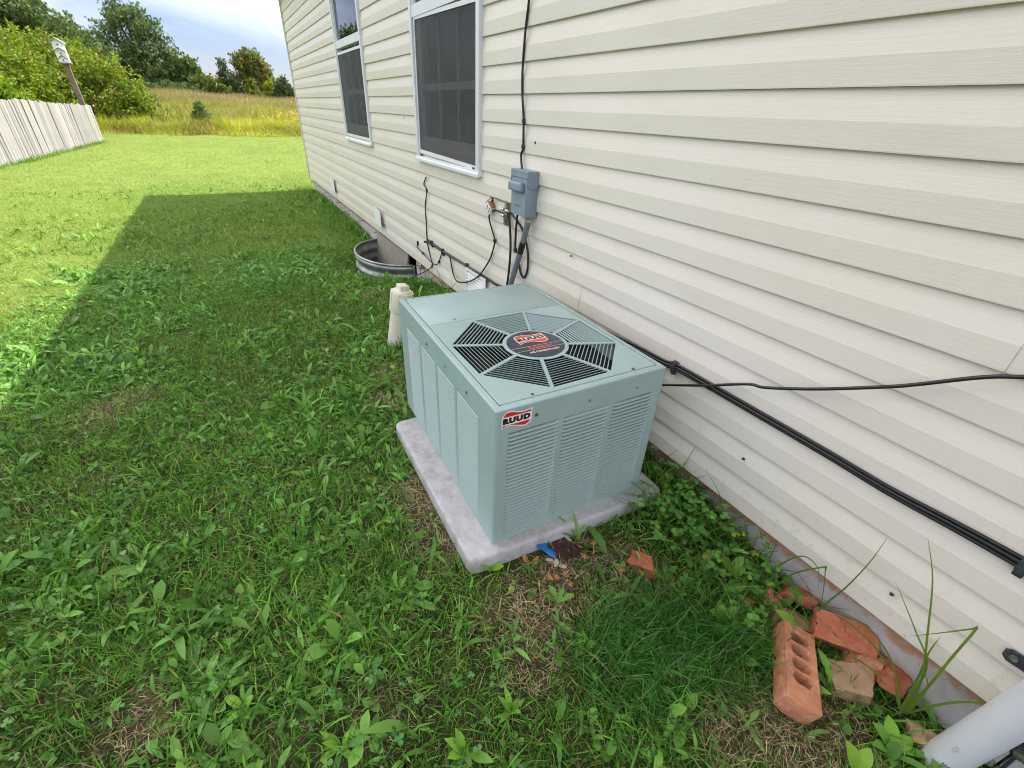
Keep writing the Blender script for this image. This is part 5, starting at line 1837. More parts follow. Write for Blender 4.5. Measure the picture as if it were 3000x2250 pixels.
def clovers(cx, cy, h, leaf, c0, c1):
    m_ = len(cx)
    z0 = gz(cx, cy)
    lean = rng.normal(0, 0.25, (m_, 2)) * h[:, None]
    top = np.stack([cx + lean[:, 0], cy + lean[:, 1], z0 + h], 1)
    ok = top[:, 0] < 0.015
    top, h_, leaf, cx, cy, z0 = top[ok], h[ok], leaf[ok], cx[ok], cy[ok], z0[ok]
    m_ = len(top)
    base = colvar(m_, c0, c1, 0.16)
    az = (rng.uniform(0, 2 * np.pi, (m_, 1)) + np.arange(3)[None] * 2 * np.pi / 3).ravel()
    L = np.repeat(leaf, 3)
    tilt = np.repeat(rng.normal(0.05, 0.3, m_), 3)
    V_, F_, nV = strips(np.repeat(top, 3, 0), az, L, L * 1.05, tilt + rng.normal(0, .15, 3 * m_), np.full(3 * m_, 0.35), rng.normal(0, .2, 3 * m_), [0.08, 0.75, 1.0, 0.55], fold=0.10)
    clover.add(V_, F_, nV, np.repeat(base, 3, 0))
    # stems
    d = top - np.stack([cx, cy, z0], 1)
    ln_ = np.linalg.norm(d, axis=1)
    el = np.arcsin(np.clip(d[:, 2] / ln_, -1, 1))
    V_, F_, nV = strips(np.stack([cx, cy, z0], 1), np.arctan2(d[:, 1], d[:, 0]), ln_, np.full(m_, 0.0018), el, np.zeros(m_), np.zeros(m_), [1.0, 1.0, 0.6])
    clover.add(V_, F_, nV, base * 0.9)


n = 230
t = rng.random(n)
cx = -0.03 - np.abs(rng.normal(0, 0.13, n))
cy = 0.30 + t * 0.62
k = ~blocked(cx, cy, 0.0) & (cx > -0.42) & (rng.random(n) < 0.25 + 0.9 * vnoise(cx, cy, 9, 91))
clovers(cx[k], cy[k], rng.uniform(0.03, 0.14, k.sum()), rng.uniform(0.012, 0.021, k.sum()), (0.065, 0.19, 0.038), (0.13, 0.30, 0.05))
n = 50
cx = -0.10 - rng.random(n) * 0.22; cy = 0.60 + rng.random(n) * 0.19
k = ~blocked(cx, cy)
clovers(cx[k], cy[k], rng.uniform(0.05, 0.15, k.sum()), rng.uniform(0.012, 0.020, k.sum()), (0.065, 0.19, 0.038), (0.13, 0.30, 0.05))
n = 14
cx = -0.03 - np.abs(rng.normal(0, 0.10, n)); cy = 0.35 + rng.random(n) * 0.5
k = ~blocked(cx, cy)
clovers(cx[k], cy[k], rng.uniform(0.06, 0.15, k.sum()), rng.uniform(0.010, 0.017, k.sum()), (0.15, 0.24, 0.02), (0.20, 0.28, 0.03))
x, y = centres(3600, -2.9, 0.0, -0.3, 4.5, lambda x, y: np.clip(2.2 * vnoise(x, y, 1.9, 61) - 0.9, 0.02, 1))
clovers(x, y, rng.uniform(0.015, 0.05, len(x)), rng.uniform(0.008, 0.014, len(x)), (0.08, 0.21, 0.05), (0.16, 0.33, 0.08))
o = link('clover_leaves', clover.mesh('clover_leaves', M['weed']))
setp(o, 'three leaved clover crowding the foundation and dotting the lawn', kind='stuff')

# rank grass along the wall
tall = Cloud()
spots = [(-0.14, 0.76, 60, 0.22), (-0.23, 0.75, 44, 0.18), (-0.10, 0.13, 26, 0.09), (-0.15, 0.11, 24, 0.08), (-0.05, 0.24, 26, 0.12), (-0.13, 0.24, 22, 0.10), (0.01, 0.06, 18, 0.10), (-0.30, 0.11, 24, 0.06), (-0.22, 0.50, 26, 0.16), (-0.16, 0.33, 26, 0.17), (-0.28, 0.62, 20, 0.13), (-0.20, 0.80, 40, 0.17), (-0.10, 0.75, 60, 0.20), (-0.06, 0.55, 60, 0.20), (-0.13, 0.92, 50, 0.17), (-0.05, 0.38, 40, 0.16), (0.0, 0.20, 34, 0.2), (-0.10, 3.05, 70, 0.26), (-0.05, 3.25, 60, 0.24), (-0.30, 3.6, 40, 0.12), (-0.50, 3.95, 24, 0.10), (-0.14, 3.85, 24, 0.12), (-0.05, 6.3, 40, 0.14), (-0.05, 7.2, 40, 0.14), (-0.05, 8.4, 40, 0.12),
         (-0.62, 2.72, 30, 0.12), (-0.75, 0.80, 12, 0.09), (-0.92, 0.83, 14, 0.11), (-0.33, 0.77, 14, 0.12), (-0.22, 0.72, 30, 0.15), (-0.12, 0.62, 30, 0.16), (0.0, 0.02, 22, 0.16), (-0.10, -0.08, 20, 0.12)]
for (sx_, sy_, n, L) in spots:
    x = sx_ + rng.normal(0, 0.05, n)
    y = sy_ + rng.normal(0, 0.07, n)
    x = np.minimum(x, 0.02)
    k = ~blocked(x, y)
    x, y = x[k], y[k]
    n = len(x)
    ln_ = L * rng.uniform(0.5, 1.25, n)
    V_, F_, nV = strips(np.stack([x, y, gz(x, y)], 1), rng.uniform(np.pi * 0.4, np.pi * 1.9, n), ln_, rng.uniform(0.003, 0.006, n), rng.normal(1.15, .2, n), rng.normal(0.9, .5, n), rng.normal(0, .5, n), [0.9, 1.0, 0.9, 0.7, 0.4, 0.0])
    tall.add(V_, F_, nV, colvar(n, (0.085, 0.20, 0.034), (0.17, 0.32, 0.06), 0.18))
n = 2600
t = rng.random(n)
fx, fy_ = -5.62 + t * 0.84, 11.4 + t * 10.62
k = rng.random(n) < 0.35 + 0.65 * vnoise(fx * 0, fy_, 1.4, 95)
x, y = (fx + rng.normal(0.07, 0.06, n))[k], fy_[k]
n = len(x)
V_, F_, nV = strips(np.stack([x, y, gz(x, y)], 1), rng.uniform(0, 6.3, n), rng.uniform(0.05, 0.16, n), rng.uniform(0.008, 0.016, n), rng.normal(1.0, .3, n), rng.normal(0.8, .4, n), rng.normal(0, .5, n), [0.9, 1.0, 0.9, 0.7, 0.4, 0.0])
tall.add(V_, F_, nV, colvar(n, (0.09, 0.20, 0.03), (0.17, 0.29, 0.05), 0.2))
o = link('rank_grass', tall.mesh('rank_grass', M['leaf']))
setp(o, 'longer uncut grass standing along the foundation', kind='stuff')


# ------------------------------------------------------------------ single plants
def ribbon(pts, wds, fold=0.0, nrm_hint=Vector((0, 0, 1))):
    P = [Vector(p) for p in pts]
    v, f = [], []
    for i, p in enumerate(P):
        t = (P[min(i + 1, len(P) - 1)] - P[max(i - 1, 0)]).normalized()
        s_ = t.cross(nrm_hint)
        if s_.length < 1e-4: s_ = t.orthogonal()
        s_.normalize()
        nn = s_.cross(t)
        w_ = wds[i] / 2
        v += [p - s_ * w_ + nn * w_ * fold, p, p + s_ * w_ + nn * w_ * fold]
    for i in range(len(P) - 1):
        f += [(3 * i, 3 * i + 1, 3 * i + 4, 3 * i + 3), (3 * i + 1, 3 * i + 2, 3 * i + 5, 3 * i + 4)]
    return v, f


def colmesh(name, v, f, m_, col, var=0.0):
    me = bpy.data.meshes.new(name)
    me.from_pydata([tuple(p) for p in v], [], f)
    a = me.attributes.new('col', 'FLOAT_COLOR', 'POINT')
    for i in range(len(v)):
        k = 1 + random.uniform(-var, var)
        a.data[i].color = (col[0] * k, col[1] * k, col[2] * k, 1)
    me.materials.append(m_)
    me.polygons.foreach_set('use_smooth', [True] * len(f))
    return me


OVAL = [0.10, 0.14, 0.35, 0.75, 0.98, 1.0, 0.85, 0.5, 0.05]
LOBED = [0.10, 0.12, 0.50, 0.28, 0.72, 0.40, 0.90, 0.52, 1.0, 0.80, 0.72, 0.35, 0.04]


def plant(name, label, cat, x, y, leaves, group=None):
    """leaves: (azimuth deg, length, width, start elevation deg, curl deg, shape, colour)"""
    root = empty(name, gpt(x, y), label=label, cat=cat, group=group)
    for (az, L, W_, el, cu, shp, col) in leaves:
        k = len(shp)
        p = Vector((0, 0, 0))
        pts = [p.copy()]
        for i in range(1, k):
            e_ = R(el - cu * (i - 0.5) / (k - 1))
            p = p + Vector((math.cos(R(az)) * math.cos(e_), math.sin(R(az)) * math.cos(e_), math.sin(e_))) * (L / (k - 1))
            pts.append(p.copy())
        v, f = ribbon(pts, [W_ * s_ for s_ in shp], 0.22)
        link('leaf', colmesh('leaf', v, f, M['weed'], col, 0.06), root)
    return root


LG, LG2, LG3 = (0.23, 0.43, 0.05), (0.17, 0.35, 0.055), (0.12, 0.26, 0.05)
plant('dandelion', 'big lobed dandelion leaf arching over the brown brick piece', 'weed', -0.100, 0.185, [(112, 0.16, 0.048, 62, 50, LOBED, LG), (150, 0.10, 0.030, 50, 60, LOBED, LG2), (30, 0.09, 0.025, 45, 50, LOBED, LG2)])
plant('dandelion', 'dandelion leaf lying across the cored brick', 'weed', -0.135, 0.140, [(128, 0.125, 0.028, 58, 75, LOBED, LG), (80, 0.05, 0.02, 60, 50, LOBED, LG2)])
plant('dandelion', 'pair of lobed dandelion leaves between the cored brick and the tan stub', 'weed', -0.165, 0.075, [(40, 0.11, 0.030, 52, 60, LOBED, LG2), (62, 0.13, 0.026, 66, 70, LOBED, LG2), (95, 0.08, 0.02, 60, 60, LOBED, LG3), (10, 0.07, 0.02, 50, 60, LOBED, LG2)])
plant('broadleaf_weed', 'weed with two large pale oval leaves at the bottom edge of the lawn', 'weed', -0.300, -0.055, [(80, 0.085, 0.040, 72, 40, OVAL, LG), (10, 0.080, 0.034, 55, 40, OVAL, LG), (160, 0.05, 0.02, 40, 40, OVAL, LG2)])
plant('broadleaf_weed', 'clump of oval weed leaves in front of the grey pipe', 'weed', -0.165, -0.075, [(150, 0.08, 0.030, 60, 55, OVAL, LG2), (100, 0.085, 0.034, 70, 55, OVAL, LG2), (40, 0.09, 0.036, 62, 60, OVAL, LG), (-10, 0.075, 0.034, 50, 50, OVAL, LG), (200, 0.06, 0.024, 50, 50, OVAL, LG3), (70, 0.07, 0.03, 55, 40, OVAL, LG2)])
plant('broadleaf_weed', 'leafy weed hugging the foot of the grey pipe', 'weed', -0.150, -0.170, [(60, 0.07, 0.035, 70, 40, LOBED, LG3), (10, 0.08, 0.03, 60, 40, LOBED, LG2), (130, 0.07, 0.034, 60, 50, OVAL, LG2), (-40, 0.06, 0.03, 50, 50, LOBED, LG3)])
plant('broadleaf_weed', 'upright weed with round pale leaves at the edge of the clover', 'weed', -0.291, 0.367, [(140, 0.075, 0.034, 68, 40, OVAL, LG), (60, 0.07, 0.032, 66, 40, OVAL, LG), (0, 0.075, 0.030, 55, 40, OVAL, LG), (220, 0.06, 0.026, 50, 40, OVAL, LG2), (300, 0.06, 0.022, 45, 40, OVAL, LG2)])
plant('broadleaf_weed', 'tall toothed yellow green leaf standing in the clover by the wall', 'weed', -0.145, 0.440, [(120, 0.11, 0.040, 78, 60, OVAL, (0.16, 0.26, 0.02)), (20, 0.09, 0.036, 70, 60, OVAL, LG)])
plant('broadleaf_weed', 'two bright oval leaves at the near corner of the concrete pad', 'weed', -0.880, 0.835, [(150, 0.055, 0.030, 75, 50, OVAL, LG), (-25, 0.055, 0.028, 60, 60, OVAL, LG), (60, 0.05, 0.012, 60, 50, LANC, LG2)])
plant('broadleaf_weed', 'weed with stacked pale leaves in the open lawn left of the lush grass', 'weed', -0.744, 0.504, [(100, 0.05, 0.024, 70, 40, OVAL, LG), (60, 0.045, 0.022, 60, 40, OVAL, LG), (-20, 0.045, 0.022, 40, 40, OVAL, LG), (200, 0.05, 0.02, 40, 40, OVAL, LG2), (150, 0.06, 0.018, 50, 40, LOBED, LG2)])
plant('grass_plant', 'narrow leaved grass plant sprouting at the front edge of the concrete pad', 'weed', -0.545, 0.800, [(120, 0.13, 0.010, 66, 55, LANC, LG2), (150, 0.12, 0.009, 50, 55, LANC, LG3), (85, 0.12, 0.010, 78, 40, LANC, LG2), (30, 0.08, 0.008, 60, 50, LANC, LG2)])
plant('dandelion', 'dandelion with three lobed leaves in the dead grass patch', 'weed', -0.743, 0.640, [(95, 0.06, 0.022, 60, 50, LOBED, LG2), (-10, 0.06, 0.024, 40, 40, LOBED, LG2), (140, 0.055, 0.02, 50, 40, LOBED, LG3), (35, 0.05, 0.018, 45, 40, LOBED, LG2)])
for i, (px, py, sz, lb) in enumerate([(-1.152, 0.445, 0.075, 'lush strap leaved plantain at the bottom centre of the lawn'), (-1.408, 0.584, 0.06, 'smaller strap leaved plantain left of the lush one'), (-1.598, 0.776, 0.065, 'plantain at the bottom left beside a bare patch'), (-1.007, 0.464, 0.055, 'plantain between the pad corner and the bottom edge')]):
    r_ = random.Random(80 + i)
    plant('plantain', lb, 'weed', px, py, [(r_.uniform(0, 360), sz * r_.uniform(0.6, 1.25), sz * r_.uniform(0.16, 0.36), r_.uniform(15, 80), r_.uniform(20, 80), r_.choice((OVAL, OVAL, LANC)), r_.choice((LG, LG2, LG3))) for k in range(12)])
# tall bent grass by the pipe
tg_ = empty('grass_tuft', (-0.045, -0.045, -0.2), label='tuft of tall bent grass blades rising in front of the siding near the grey pipe', cat='grass')
GC1 = (0.14, 0.23, 0.035)
BL = [[(-0.05, -0.045, -0.19), (-0.055, -0.03, -0.05), (-0.06, 0.02, 0.101), (-0.06, 0.075, 0.249), (-0.06, 0.127, 0.344)],
      [(-0.05, -0.045, -0.19), (-0.06, -0.045, -0.05), (-0.06, -0.038, 0.08), (-0.06, -0.033, 0.198), (-0.0605, -0.028, 0.192), (-0.06, 0.005, 0.125), (-0.06, 0.040, 0.057)],
      [(-0.05, -0.04, -0.19), (-0.055, -0.02, 0.0), (-0.055, 0.038, 0.078), (-0.05, 0.126, 0.169)],
      [(-0.05, -0.05, -0.19), (-0.06, -0.085, -0.05), (-0.06, -0.121, 0.025), (-0.06, -0.170, 0.08), (-0.065, -0.25, 0.07)],
      [(-0.05, -0.04, -0.19), (-0.04, -0.02, -0.05), (-0.04, -0.005, 0.03), (-0.04, 0.0, 0.10)],
      [(-0.05, -0.05, -0.19), (-0.07, -0.05, -0.1), (-0.075, -0.04, -0.02), (-0.08, 0.0, 0.02)],
      [(-0.05, -0.04, -0.19), (-0.03, 0.03, -0.09), (-0.02, 0.12, -0.05), (-0.03, 0.22, -0.08)],
      [(-0.05, -0.04, -0.19), (-0.02, 0.05, -0.11), (-0.015, 0.15, -0.09), (-0.02, 0.26, -0.12)]]
for i, pts in enumerate(BL):
    pp = spline(pts, 5)
    k = len(pp)
    v, f = ribbon(pp, [0.0055 * (1 - (j / (k - 1)) ** 2.2) + 0.0006 for j in range(k)], 0.25, Vector((-1, 0.2, 0.2)))
    o = link('blade', colmesh('blade', v, f, M['leaf'], GC1, 0.05), tg_)
    o.matrix_parent_inverse = Matrix.Translation(tg_.location).inverted()
tg2 = empty('grass_tuft', (-0.04, 0.33, -0.2), label='few bent grass stalks against the siding above the clover', cat='grass')
BL = [[(-0.05, 0.36, -0.19), (-0.05, 0.33, -0.05), (-0.05, 0.27, 0.058), (-0.052, 0.262, 0.052), (-0.05, 0.235, -0.04), (-0.05, 0.225, -0.10)],
      [(-0.04, 0.24, -0.19), (-0.05, 0.215, -0.03), (-0.06, 0.20, 0.06), (-0.06, 0.189, 0.179), (-0.06, 0.188, 0.28)],
      [(-0.05, 0.40, -0.19), (-0.05, 0.37, -0.05), (-0.05, 0.33, 0.04), (-0.06, 0.28, 0.05), (-0.06, 0.25, -0.02)],
      [(-0.06, 0.62, -0.19), (-0.06, 0.60, -0.05), (-0.06, 0.63, 0.04), (-0.05, 0.72, 0.09)],
      [(-0.06, 0.80, -0.19), (-0.06, 0.83, -0.05), (-0.05, 0.80, 0.03), (-0.05, 0.74, -0.03)]]
for i, pts in enumerate(BL):
    pp = spline(pts, 5)
    k = len(pp)
    v, f = ribbon(pp, [0.0045 * (1 - (j / (k - 1)) ** 2.2) + 0.0006 for j in range(k)], 0.25, Vector((-1, 0.2, 0.2)))
    o = link('blade', colmesh('blade', v, f, M['leaf'], (0.10, 0.20, 0.04), 0.05), tg2)
    o.matrix_parent_inverse = Matrix.Translation(tg2.location).inverted()

# ------------------------------------------------------------------ fence and birdhouse
fe = empty('plank_fence', (-5.1, 17, -0.21), label='weathered grey picket fence of close vertical planks at the left', cat='fence')
FA, FB = Vector((-5.62, 11.4)), Vector((-4.781, 22.02))
Lf = (FB - FA).length
fd = (FB - FA).normalized()
fn_ = Vector((-fd.y, fd.x))           # away from the house
step = 0.147
npl = int(Lf / step)
r_ = random.Random(5)
pm = []
for k in range(6):
    wv_ = 0.139 + r_.uniform(-0.006, 0.004)
    h = 1.055 + r_.uniform(-0.012, 0.012)
    me = MB().prism([(-wv_ / 2, -0.02), (wv_ / 2, -0.02), (wv_ / 2, h - 0.02), (wv_ / 2 - 0.02, h), (-wv_ / 2 + 0.02, h), (-wv_ / 2, h - 0.02)], -0.009, 0.009, lambda a, b_, hh: (a, hh, b_)).mesh('plank', M['plank'])
    pm.append(me)
fang = math.atan2(fd.y, fd.x)
for i in range(npl):
    p = FB - fd * (step * (i + 0.5))
    o = link('plank', pm[i % 6 if r_.random() < .6 else r_.randrange(6)], fe)
    bow = 0.010 * math.sin(i * 0.23)
    o.location = (p.x + 5.1 + fn_.x * (r_.uniform(-0.006, 0.006)), p.y - 17, r_.uniform(-0.02, 0.015) + bow - 0.005)
    o.rotation_euler = (r_.uniform(-0.012, 0.012), r_.uniform(-0.010, 0.010), fang + r_.uniform(-0.05, 0.05))
    o.scale.z = 1 + 0.19 * step * i / 8
for z in (0.25, 0.78):
    mid = (FA + FB) / 2 + fn_ * 0.032
    me = MB().box(-Lf / 2, Lf / 2, -0.018, 0.018, -0.04, 0.04).mesh('rail', M['plank'])
    o = link('rail', me, fe, (mid.x + 5.1, mid.y - 17, z), (0, 0, fang))
for t in np.linspace(0.01, 0.99, 5):
    q = FA.lerp(FB, t) + fn_ * 0.10
    o = link('post', MB().box(-0.045, 0.045, -0.045, 0.045, -0.1, 0.98).mesh('post', M['plank']), fe, (q.x + 5.1, q.y - 17, 0), (0, 0, fang))

bh = empty('birdhouse', (-5.03, 22.6, -0.2), (R(0), R(-1.5), R(0)), label='tall white birdhouse with stacked little roofs on a brown post behind the fence', cat='birdhouse')
me = MB().box(-0.058, 0.058, -0.058, 0.058, -0.2, 1.83).mesh('post', M['postwood'])
link('post', me, bh)
bh.scale = (1.18, 1.18, 1.18)
zb = 1.83
me = MB().box(-0.13, 0.13, -0.13, 0.13, zb, zb + 0.03).mesh('floor_board', M['postwood'])
link('floor_board', me, bh)
mb = MB().box(-0.11, 0.11, -0.11, 0.11, zb + 0.03, zb + 0.47)
mb.add([(-0.11, -0.11, zb + 0.47), (0.11, -0.11, zb + 0.47), (0.11, 0.11, zb + 0.47), (-0.11, 0.11, zb + 0.47), (0, -0.11, zb + 0.55), (0, 0.11, zb + 0.55)], [(0, 1, 4), (2, 3, 5), (1, 2, 5, 4), (3, 0, 4, 5)])
mb.build('box_body', M['birdwhite'], bh)


def gable(z, w_, d, y0, y1, name, mt):
    mb = MB()
    for s_ in (-1, 1):
        mb.add([(0, y0, z + d), (s_ * w_, y0, z), (s_ * w_, y1, z), (0, y1, z + d), (0, y0, z + d + 0.014), (s_ * w_, y0, z + 0.014), (s_ * w_, y1, z + 0.014), (0, y1, z + d + 0.014)], [(0, 1, 2, 3), (7, 6, 5, 4), (0, 4, 5, 1), (1, 5, 6, 2), (2, 6, 7, 3), (3, 7, 4, 0)])
    return mb.build(name, mt, bh)


rf = gable(zb + 0.455, 0.155, 0.105, -0.17, 0.16, 'roof', M['birdwhite'])
gable(zb + 0.448, 0.157, 0.105, -0.172, -0.160, 'roof_edge', M['birdtrim'])
gable(zb + 0.265, 0.150, 0.085, -0.165, -0.11, 'roof', M['birdwhite'])
gable(zb + 0.258, 0.152, 0.085, -0.167, -0.155, 'roof_edge', M['birdtrim'])
gable(zb + 0.105, 0.095, 0.075, -0.140, -0.11, 'roof_edge', M['birdtrim'])
gable(zb + 0.275, 0.0, 0.0, 0, 0, 'roof_edge', M['birdtrim']) if False else None
for z in (zb + 0.42, zb + 0.23, zb + 0.085):
    MB().lathe([(0.0001, 0), (0.018, 0), (0.018, 0.003), (0.0001, 0.003)], 10, mat=Matrix.Translation((0, -0.110, z)) @ Matrix.Rotation(R(90), 4, 'X')).build('entry_hole', M['dark'], bh)

# ------------------------------------------------------------------ field
field = Cloud()


def fsample(n, x0, x1, y0, y1):
    x = rng.uniform(x0, x1, n)
    y = rng.uniform(y0, y1, n)
    k = in_view(x, y, 0.2, 0.0)
    return x[k], y[k]


def fgrass(x, y, ln, wd, c, el=1.25):
    n = len(x)
    V_, F_, nV = strips(np.stack([x, y, gz(x, y) - 0.02], 1), rng.uniform(0, 2 * np.pi, n), ln, wd, rng.normal(el, .22, n), rng.normal(0.7, .4, n), rng.normal(0, .6, n), [1.0, 0.8, 0.0])
    field.add(V_, F_, nV, c)


# front edge, bright yellow green and rank
x, y = fsample(42000, -14, 14, 25.9, 30.5)
edge = 0.4 * (vnoise(x, y * 0, 0.8, 70) - 0.5)
k = y > 26.2 + edge
x, y = x[k], y[k]
n = len(x)
hgt = np.clip((y - 26.0) / 1.2, 0.3, 1) * (0.25 + 0.85 * vnoise(x, y, 1.3, 71))
pt = vnoise(x, y, 0.7, 72)[:, None]
c = colvar(n, (0.18, 0.24, 0.026), (0.36, 0.40, 0.04), 0.22) * (0.45 + pt * 0.95)
br = rng.random(n) < 0.22
c[br] = colvar(int(br.sum()), (0.26, 0.19, 0.09), (0.42, 0.33, 0.19), 0.2)
fgrass(x, y, hgt * rng.uniform(0.5, 1.0, n), rng.uniform(0.015, 0.036, n), c)
# body of the field, olive to brown with the distance
x, y = fsample(80000, -22, 26, 30, 64)
n = len(x)
t = np.clip((y - 30) / 28, 0, 1)[:, None]
pt = (vnoise(x, y, 0.25, 73) * 0.6 + vnoise(x, y, 1.1, 74) * 0.4)[:, None]
mixf = np.clip(t * 0.75 - 0.08 + (pt - 0.5) * 1.2, 0, 1)
c = colvar(n, (0.17, 0.205, 0.034), (0.30, 0.32, 0.065), 0.2) * (1 - mixf) + colvar(n, (0.17, 0.115, 0.075), (0.29, 0.215, 0.135), 0.22) * mixf
c *= (0.65 + 0.6 * vnoise(x, y, 0.5, 75))[:, None]
fgrass(x, y, rng.uniform(0.45, 0.85, n) * (0.7 + 0.5 * vnoise(x, y, 0.4, 76)), rng.uniform(0.028, 0.07, n), c)
o = link('field_grass', field.mesh('field_grass', M['leaf']))
setp(o, 'tall yellow green and brown field grass beyond the mown lawn', kind='stuff')
gold = Cloud()
for (gx, gy, sx_, sy_, n) in ((2.3, 28.2, 0.7, 0.6, 75), (6.0, 44, 0.9, 1.5, 22)):
    x, y = gx + rng.normal(0, sx_, n), gy + rng.normal(0, sy_, n)
    z = gz(x, y) + rng.uniform(0.55, 0.95, n)
    for q in range(5):
        m_ = len(x)
        V_, F_, nV = strips(np.stack([x + rng.normal(0, .03, m_), y + rng.normal(0, .03, m_), z + rng.normal(0, .03, m_)], 1), rng.uniform(0, 6.3, m_), rng.uniform(0.05, 0.11, m_), np.full(m_, 0.03), rng.normal(.5, .5, m_), rng.normal(.4, .3, m_), rng.normal(0, .6, m_), [0.7, 1.0, 0.0])
        gold.add(V_, F_, nV, colvar(m_, (0.55, 0.36, 0.01), (0.70, 0.50, 0.03), 0.12))
o = link('goldenrod_flowers', gold.mesh('goldenrod_flowers', M['tree']))
setp(o, 'yellow goldenrod flowers in the field near the house corner', kind='stuff')


# ------------------------------------------------------------------ trees and bushes
def leaf_cards(P, size, cols, up=0.35, rr=rng):
    """diamond leaf cards at points P"""
    n = len(P)
    d = rr.standard_normal((n, 3))
    d[:, 2] = d[:, 2] * 0.6 + up
    d /= np.linalg.norm(d, axis=1)[:, None]
    a = np.cross(d, rr.standard_normal((n, 3)))
    a /= np.linalg.norm(a, axis=1)[:, None]
    b_ = np.cross(d, a)
    L = size * rr.uniform(0.7, 1.3, n)
    W_ = L * 0.62
    V_ = np.stack([P - a * L[:, None] * 0.5, P + b_ * W_[:, None] * 0.5, P + a * L[:, None] * 0.5, P - b_ * W_[:, None] * 0.5], 1).reshape(-1, 3)
    i = np.arange(n)[:, None] * 4
    return V_, [i + np.array([[0, 1, 2, 3]])], 4


def tree(name, label, cat, base, blobs, nleaf, size, c0, c1, trunk_r, group=None, sprig=0.55, accent=None, lean=None, up=0.35, seed=1):
    """blobs: (dx, dy, dz, rx, ry, rz, weight) relative to the base; leaves grow in sprigs over each blob's outer part"""
    rr = np.random.default_rng(seed)
    bx, by = base
    bz = float(gz(bx, by))
    root = empty(name, (bx, by, bz), label=label, cat=cat, group=group)
    cw = np.array([b_[6] for b_ in blobs], float)
    cw /= cw.sum()
    cl_ = Cloud()
    npg = 26
    ng = nleaf // npg
    which = rr.choice(len(blobs), ng, p=cw)
    B = np.array([b_[:6] for b_ in blobs])[which]
    d = rr.standard_normal((ng, 3))
    d /= np.linalg.norm(d, axis=1)[:, None]
    r_ = rr.uniform(0.35, 1.0, ng) ** 0.6 * (1 + 0.16 * rr.standard_normal(ng))
    C_ = B[:, :3] + d * B[:, 3:6] * r_[:, None]
    # each sprig points outward and upward
    out = d * np.array([1, 1, 0.7]) + np.array([0, 0, 0.55])
    out /= np.linalg.norm(out, axis=1)[:, None]
    slen = sprig * rr.uniform(0.6, 1.3, ng)
    t = rr.uniform(-0.5, 1, (ng, npg))
    spread = (0.30 * (1.1 - np.abs(t)))[..., None] * slen[:, None, None]
    P = C_[:, None] + out[:, None] * (t * slen[:, None])[..., None] + rr.standard_normal((ng, npg, 3)) * spread
    P = P.reshape(-1, 3)
    keep = P[:, 2] > 0.02
    gc = colvar(ng, c0, c1, 0.16, rr)
    if accent is not None:
        ac_, frac = accent
        k = rr.random(ng) < frac
        gc[k] = colvar(int(k.sum()), ac_, ac_, 0.2, rr)
    cols = np.repeat(gc, npg, 0) * (1 + 0.12 * rr.standard_normal((ng * npg, 1)))
    cols = np.clip(cols, 0.004, 0.8)
    V_, F_, nV = leaf_cards(P[keep], size, None, up, rr)
    cl_.add(V_, F_, nV, cols[keep])
    link('crown', cl_.mesh('crown', M['tree'], False), root)
    # trunk with limbs to the blobs
    mb = MB()
    top = max(b_[2] for b_ in blobs)
    hub = Vector((sum(b_[0] * b_[6] for b_ in blobs) / sum(b_[6] for b_ in blobs), sum(b_[1] * b_[6] for b_ in blobs) / sum(b_[6] for b_ in blobs), 0))
    mb.tube(spline([(0, 0, -0.3), (hub.x * 0.1, hub.y * 0.1, top * 0.25), (hub.x * 0.5, hub.y * 0.5, top * 0.55), (hub.x, hub.y, top * 0.98)], 4), [trunk_r * (1 - 0.85 * i / 12) for i in range(13)], 7)
    for b_ in blobs:
        z0 = max(0.1, min(b_[2] * 0.45, top * 0.5))
        f_ = z0 / max(top, 0.1)
        p0 = Vector((hub.x * f_ * 0.7, hub.y * f_ * 0.7, z0))
        p1 = Vector(b_[:3])
        pm_ = p0.lerp(p1, 0.5) + Vector((rr.normal() * 0.1, rr.normal() * 0.1, 0.12 * b_[5]))
        mb.tube([p0, pm_, p1, p1 + (p1 - p0).normalized() * b_[5] * 0.4], [trunk_r * 0.45, trunk_r * 0.32, trunk_r * 0.2, trunk_r * 0.06], 5)
    mb.build('trunk', M['bark'], root, smooth=True)
    return root


def blobset(n, cx, cy, cz, rx, ry, rz, br, seed, taper=0.0, pw=1.0):
    rr = np.random.default_rng(seed)
    out = []
    for i in range(n):
        a = rr.uniform(0, 2 * np.pi)
        h = rr.uniform(-1, 1)
        rad = math.sqrt(max(0, 1 - h * h)) * rr.uniform(0.35, 1) ** 0.7
        k = 1 - taper * (h + 1) / 2
        s_ = br * rr.uniform(0.7, 1.25)
        out.append((cx + rx * rad * math.cos(a) * k, cy + ry * rad * math.sin(a) * k, cz + rz * h, s_, s_, s_ * 0.85, s_ ** 2))
    return out


GB0, GB1 = (0.10, 0.17, 0.018), (0.20, 0.265, 0.03)         # yellowish bush
GT0, GT1 = (0.060, 0.105, 0.032), (0.125, 0.185, 0.058)         # darker oaks
GC0, GC1_ = (0.045, 0.080, 0.028), (0.085, 0.125, 0.042)        # cedar
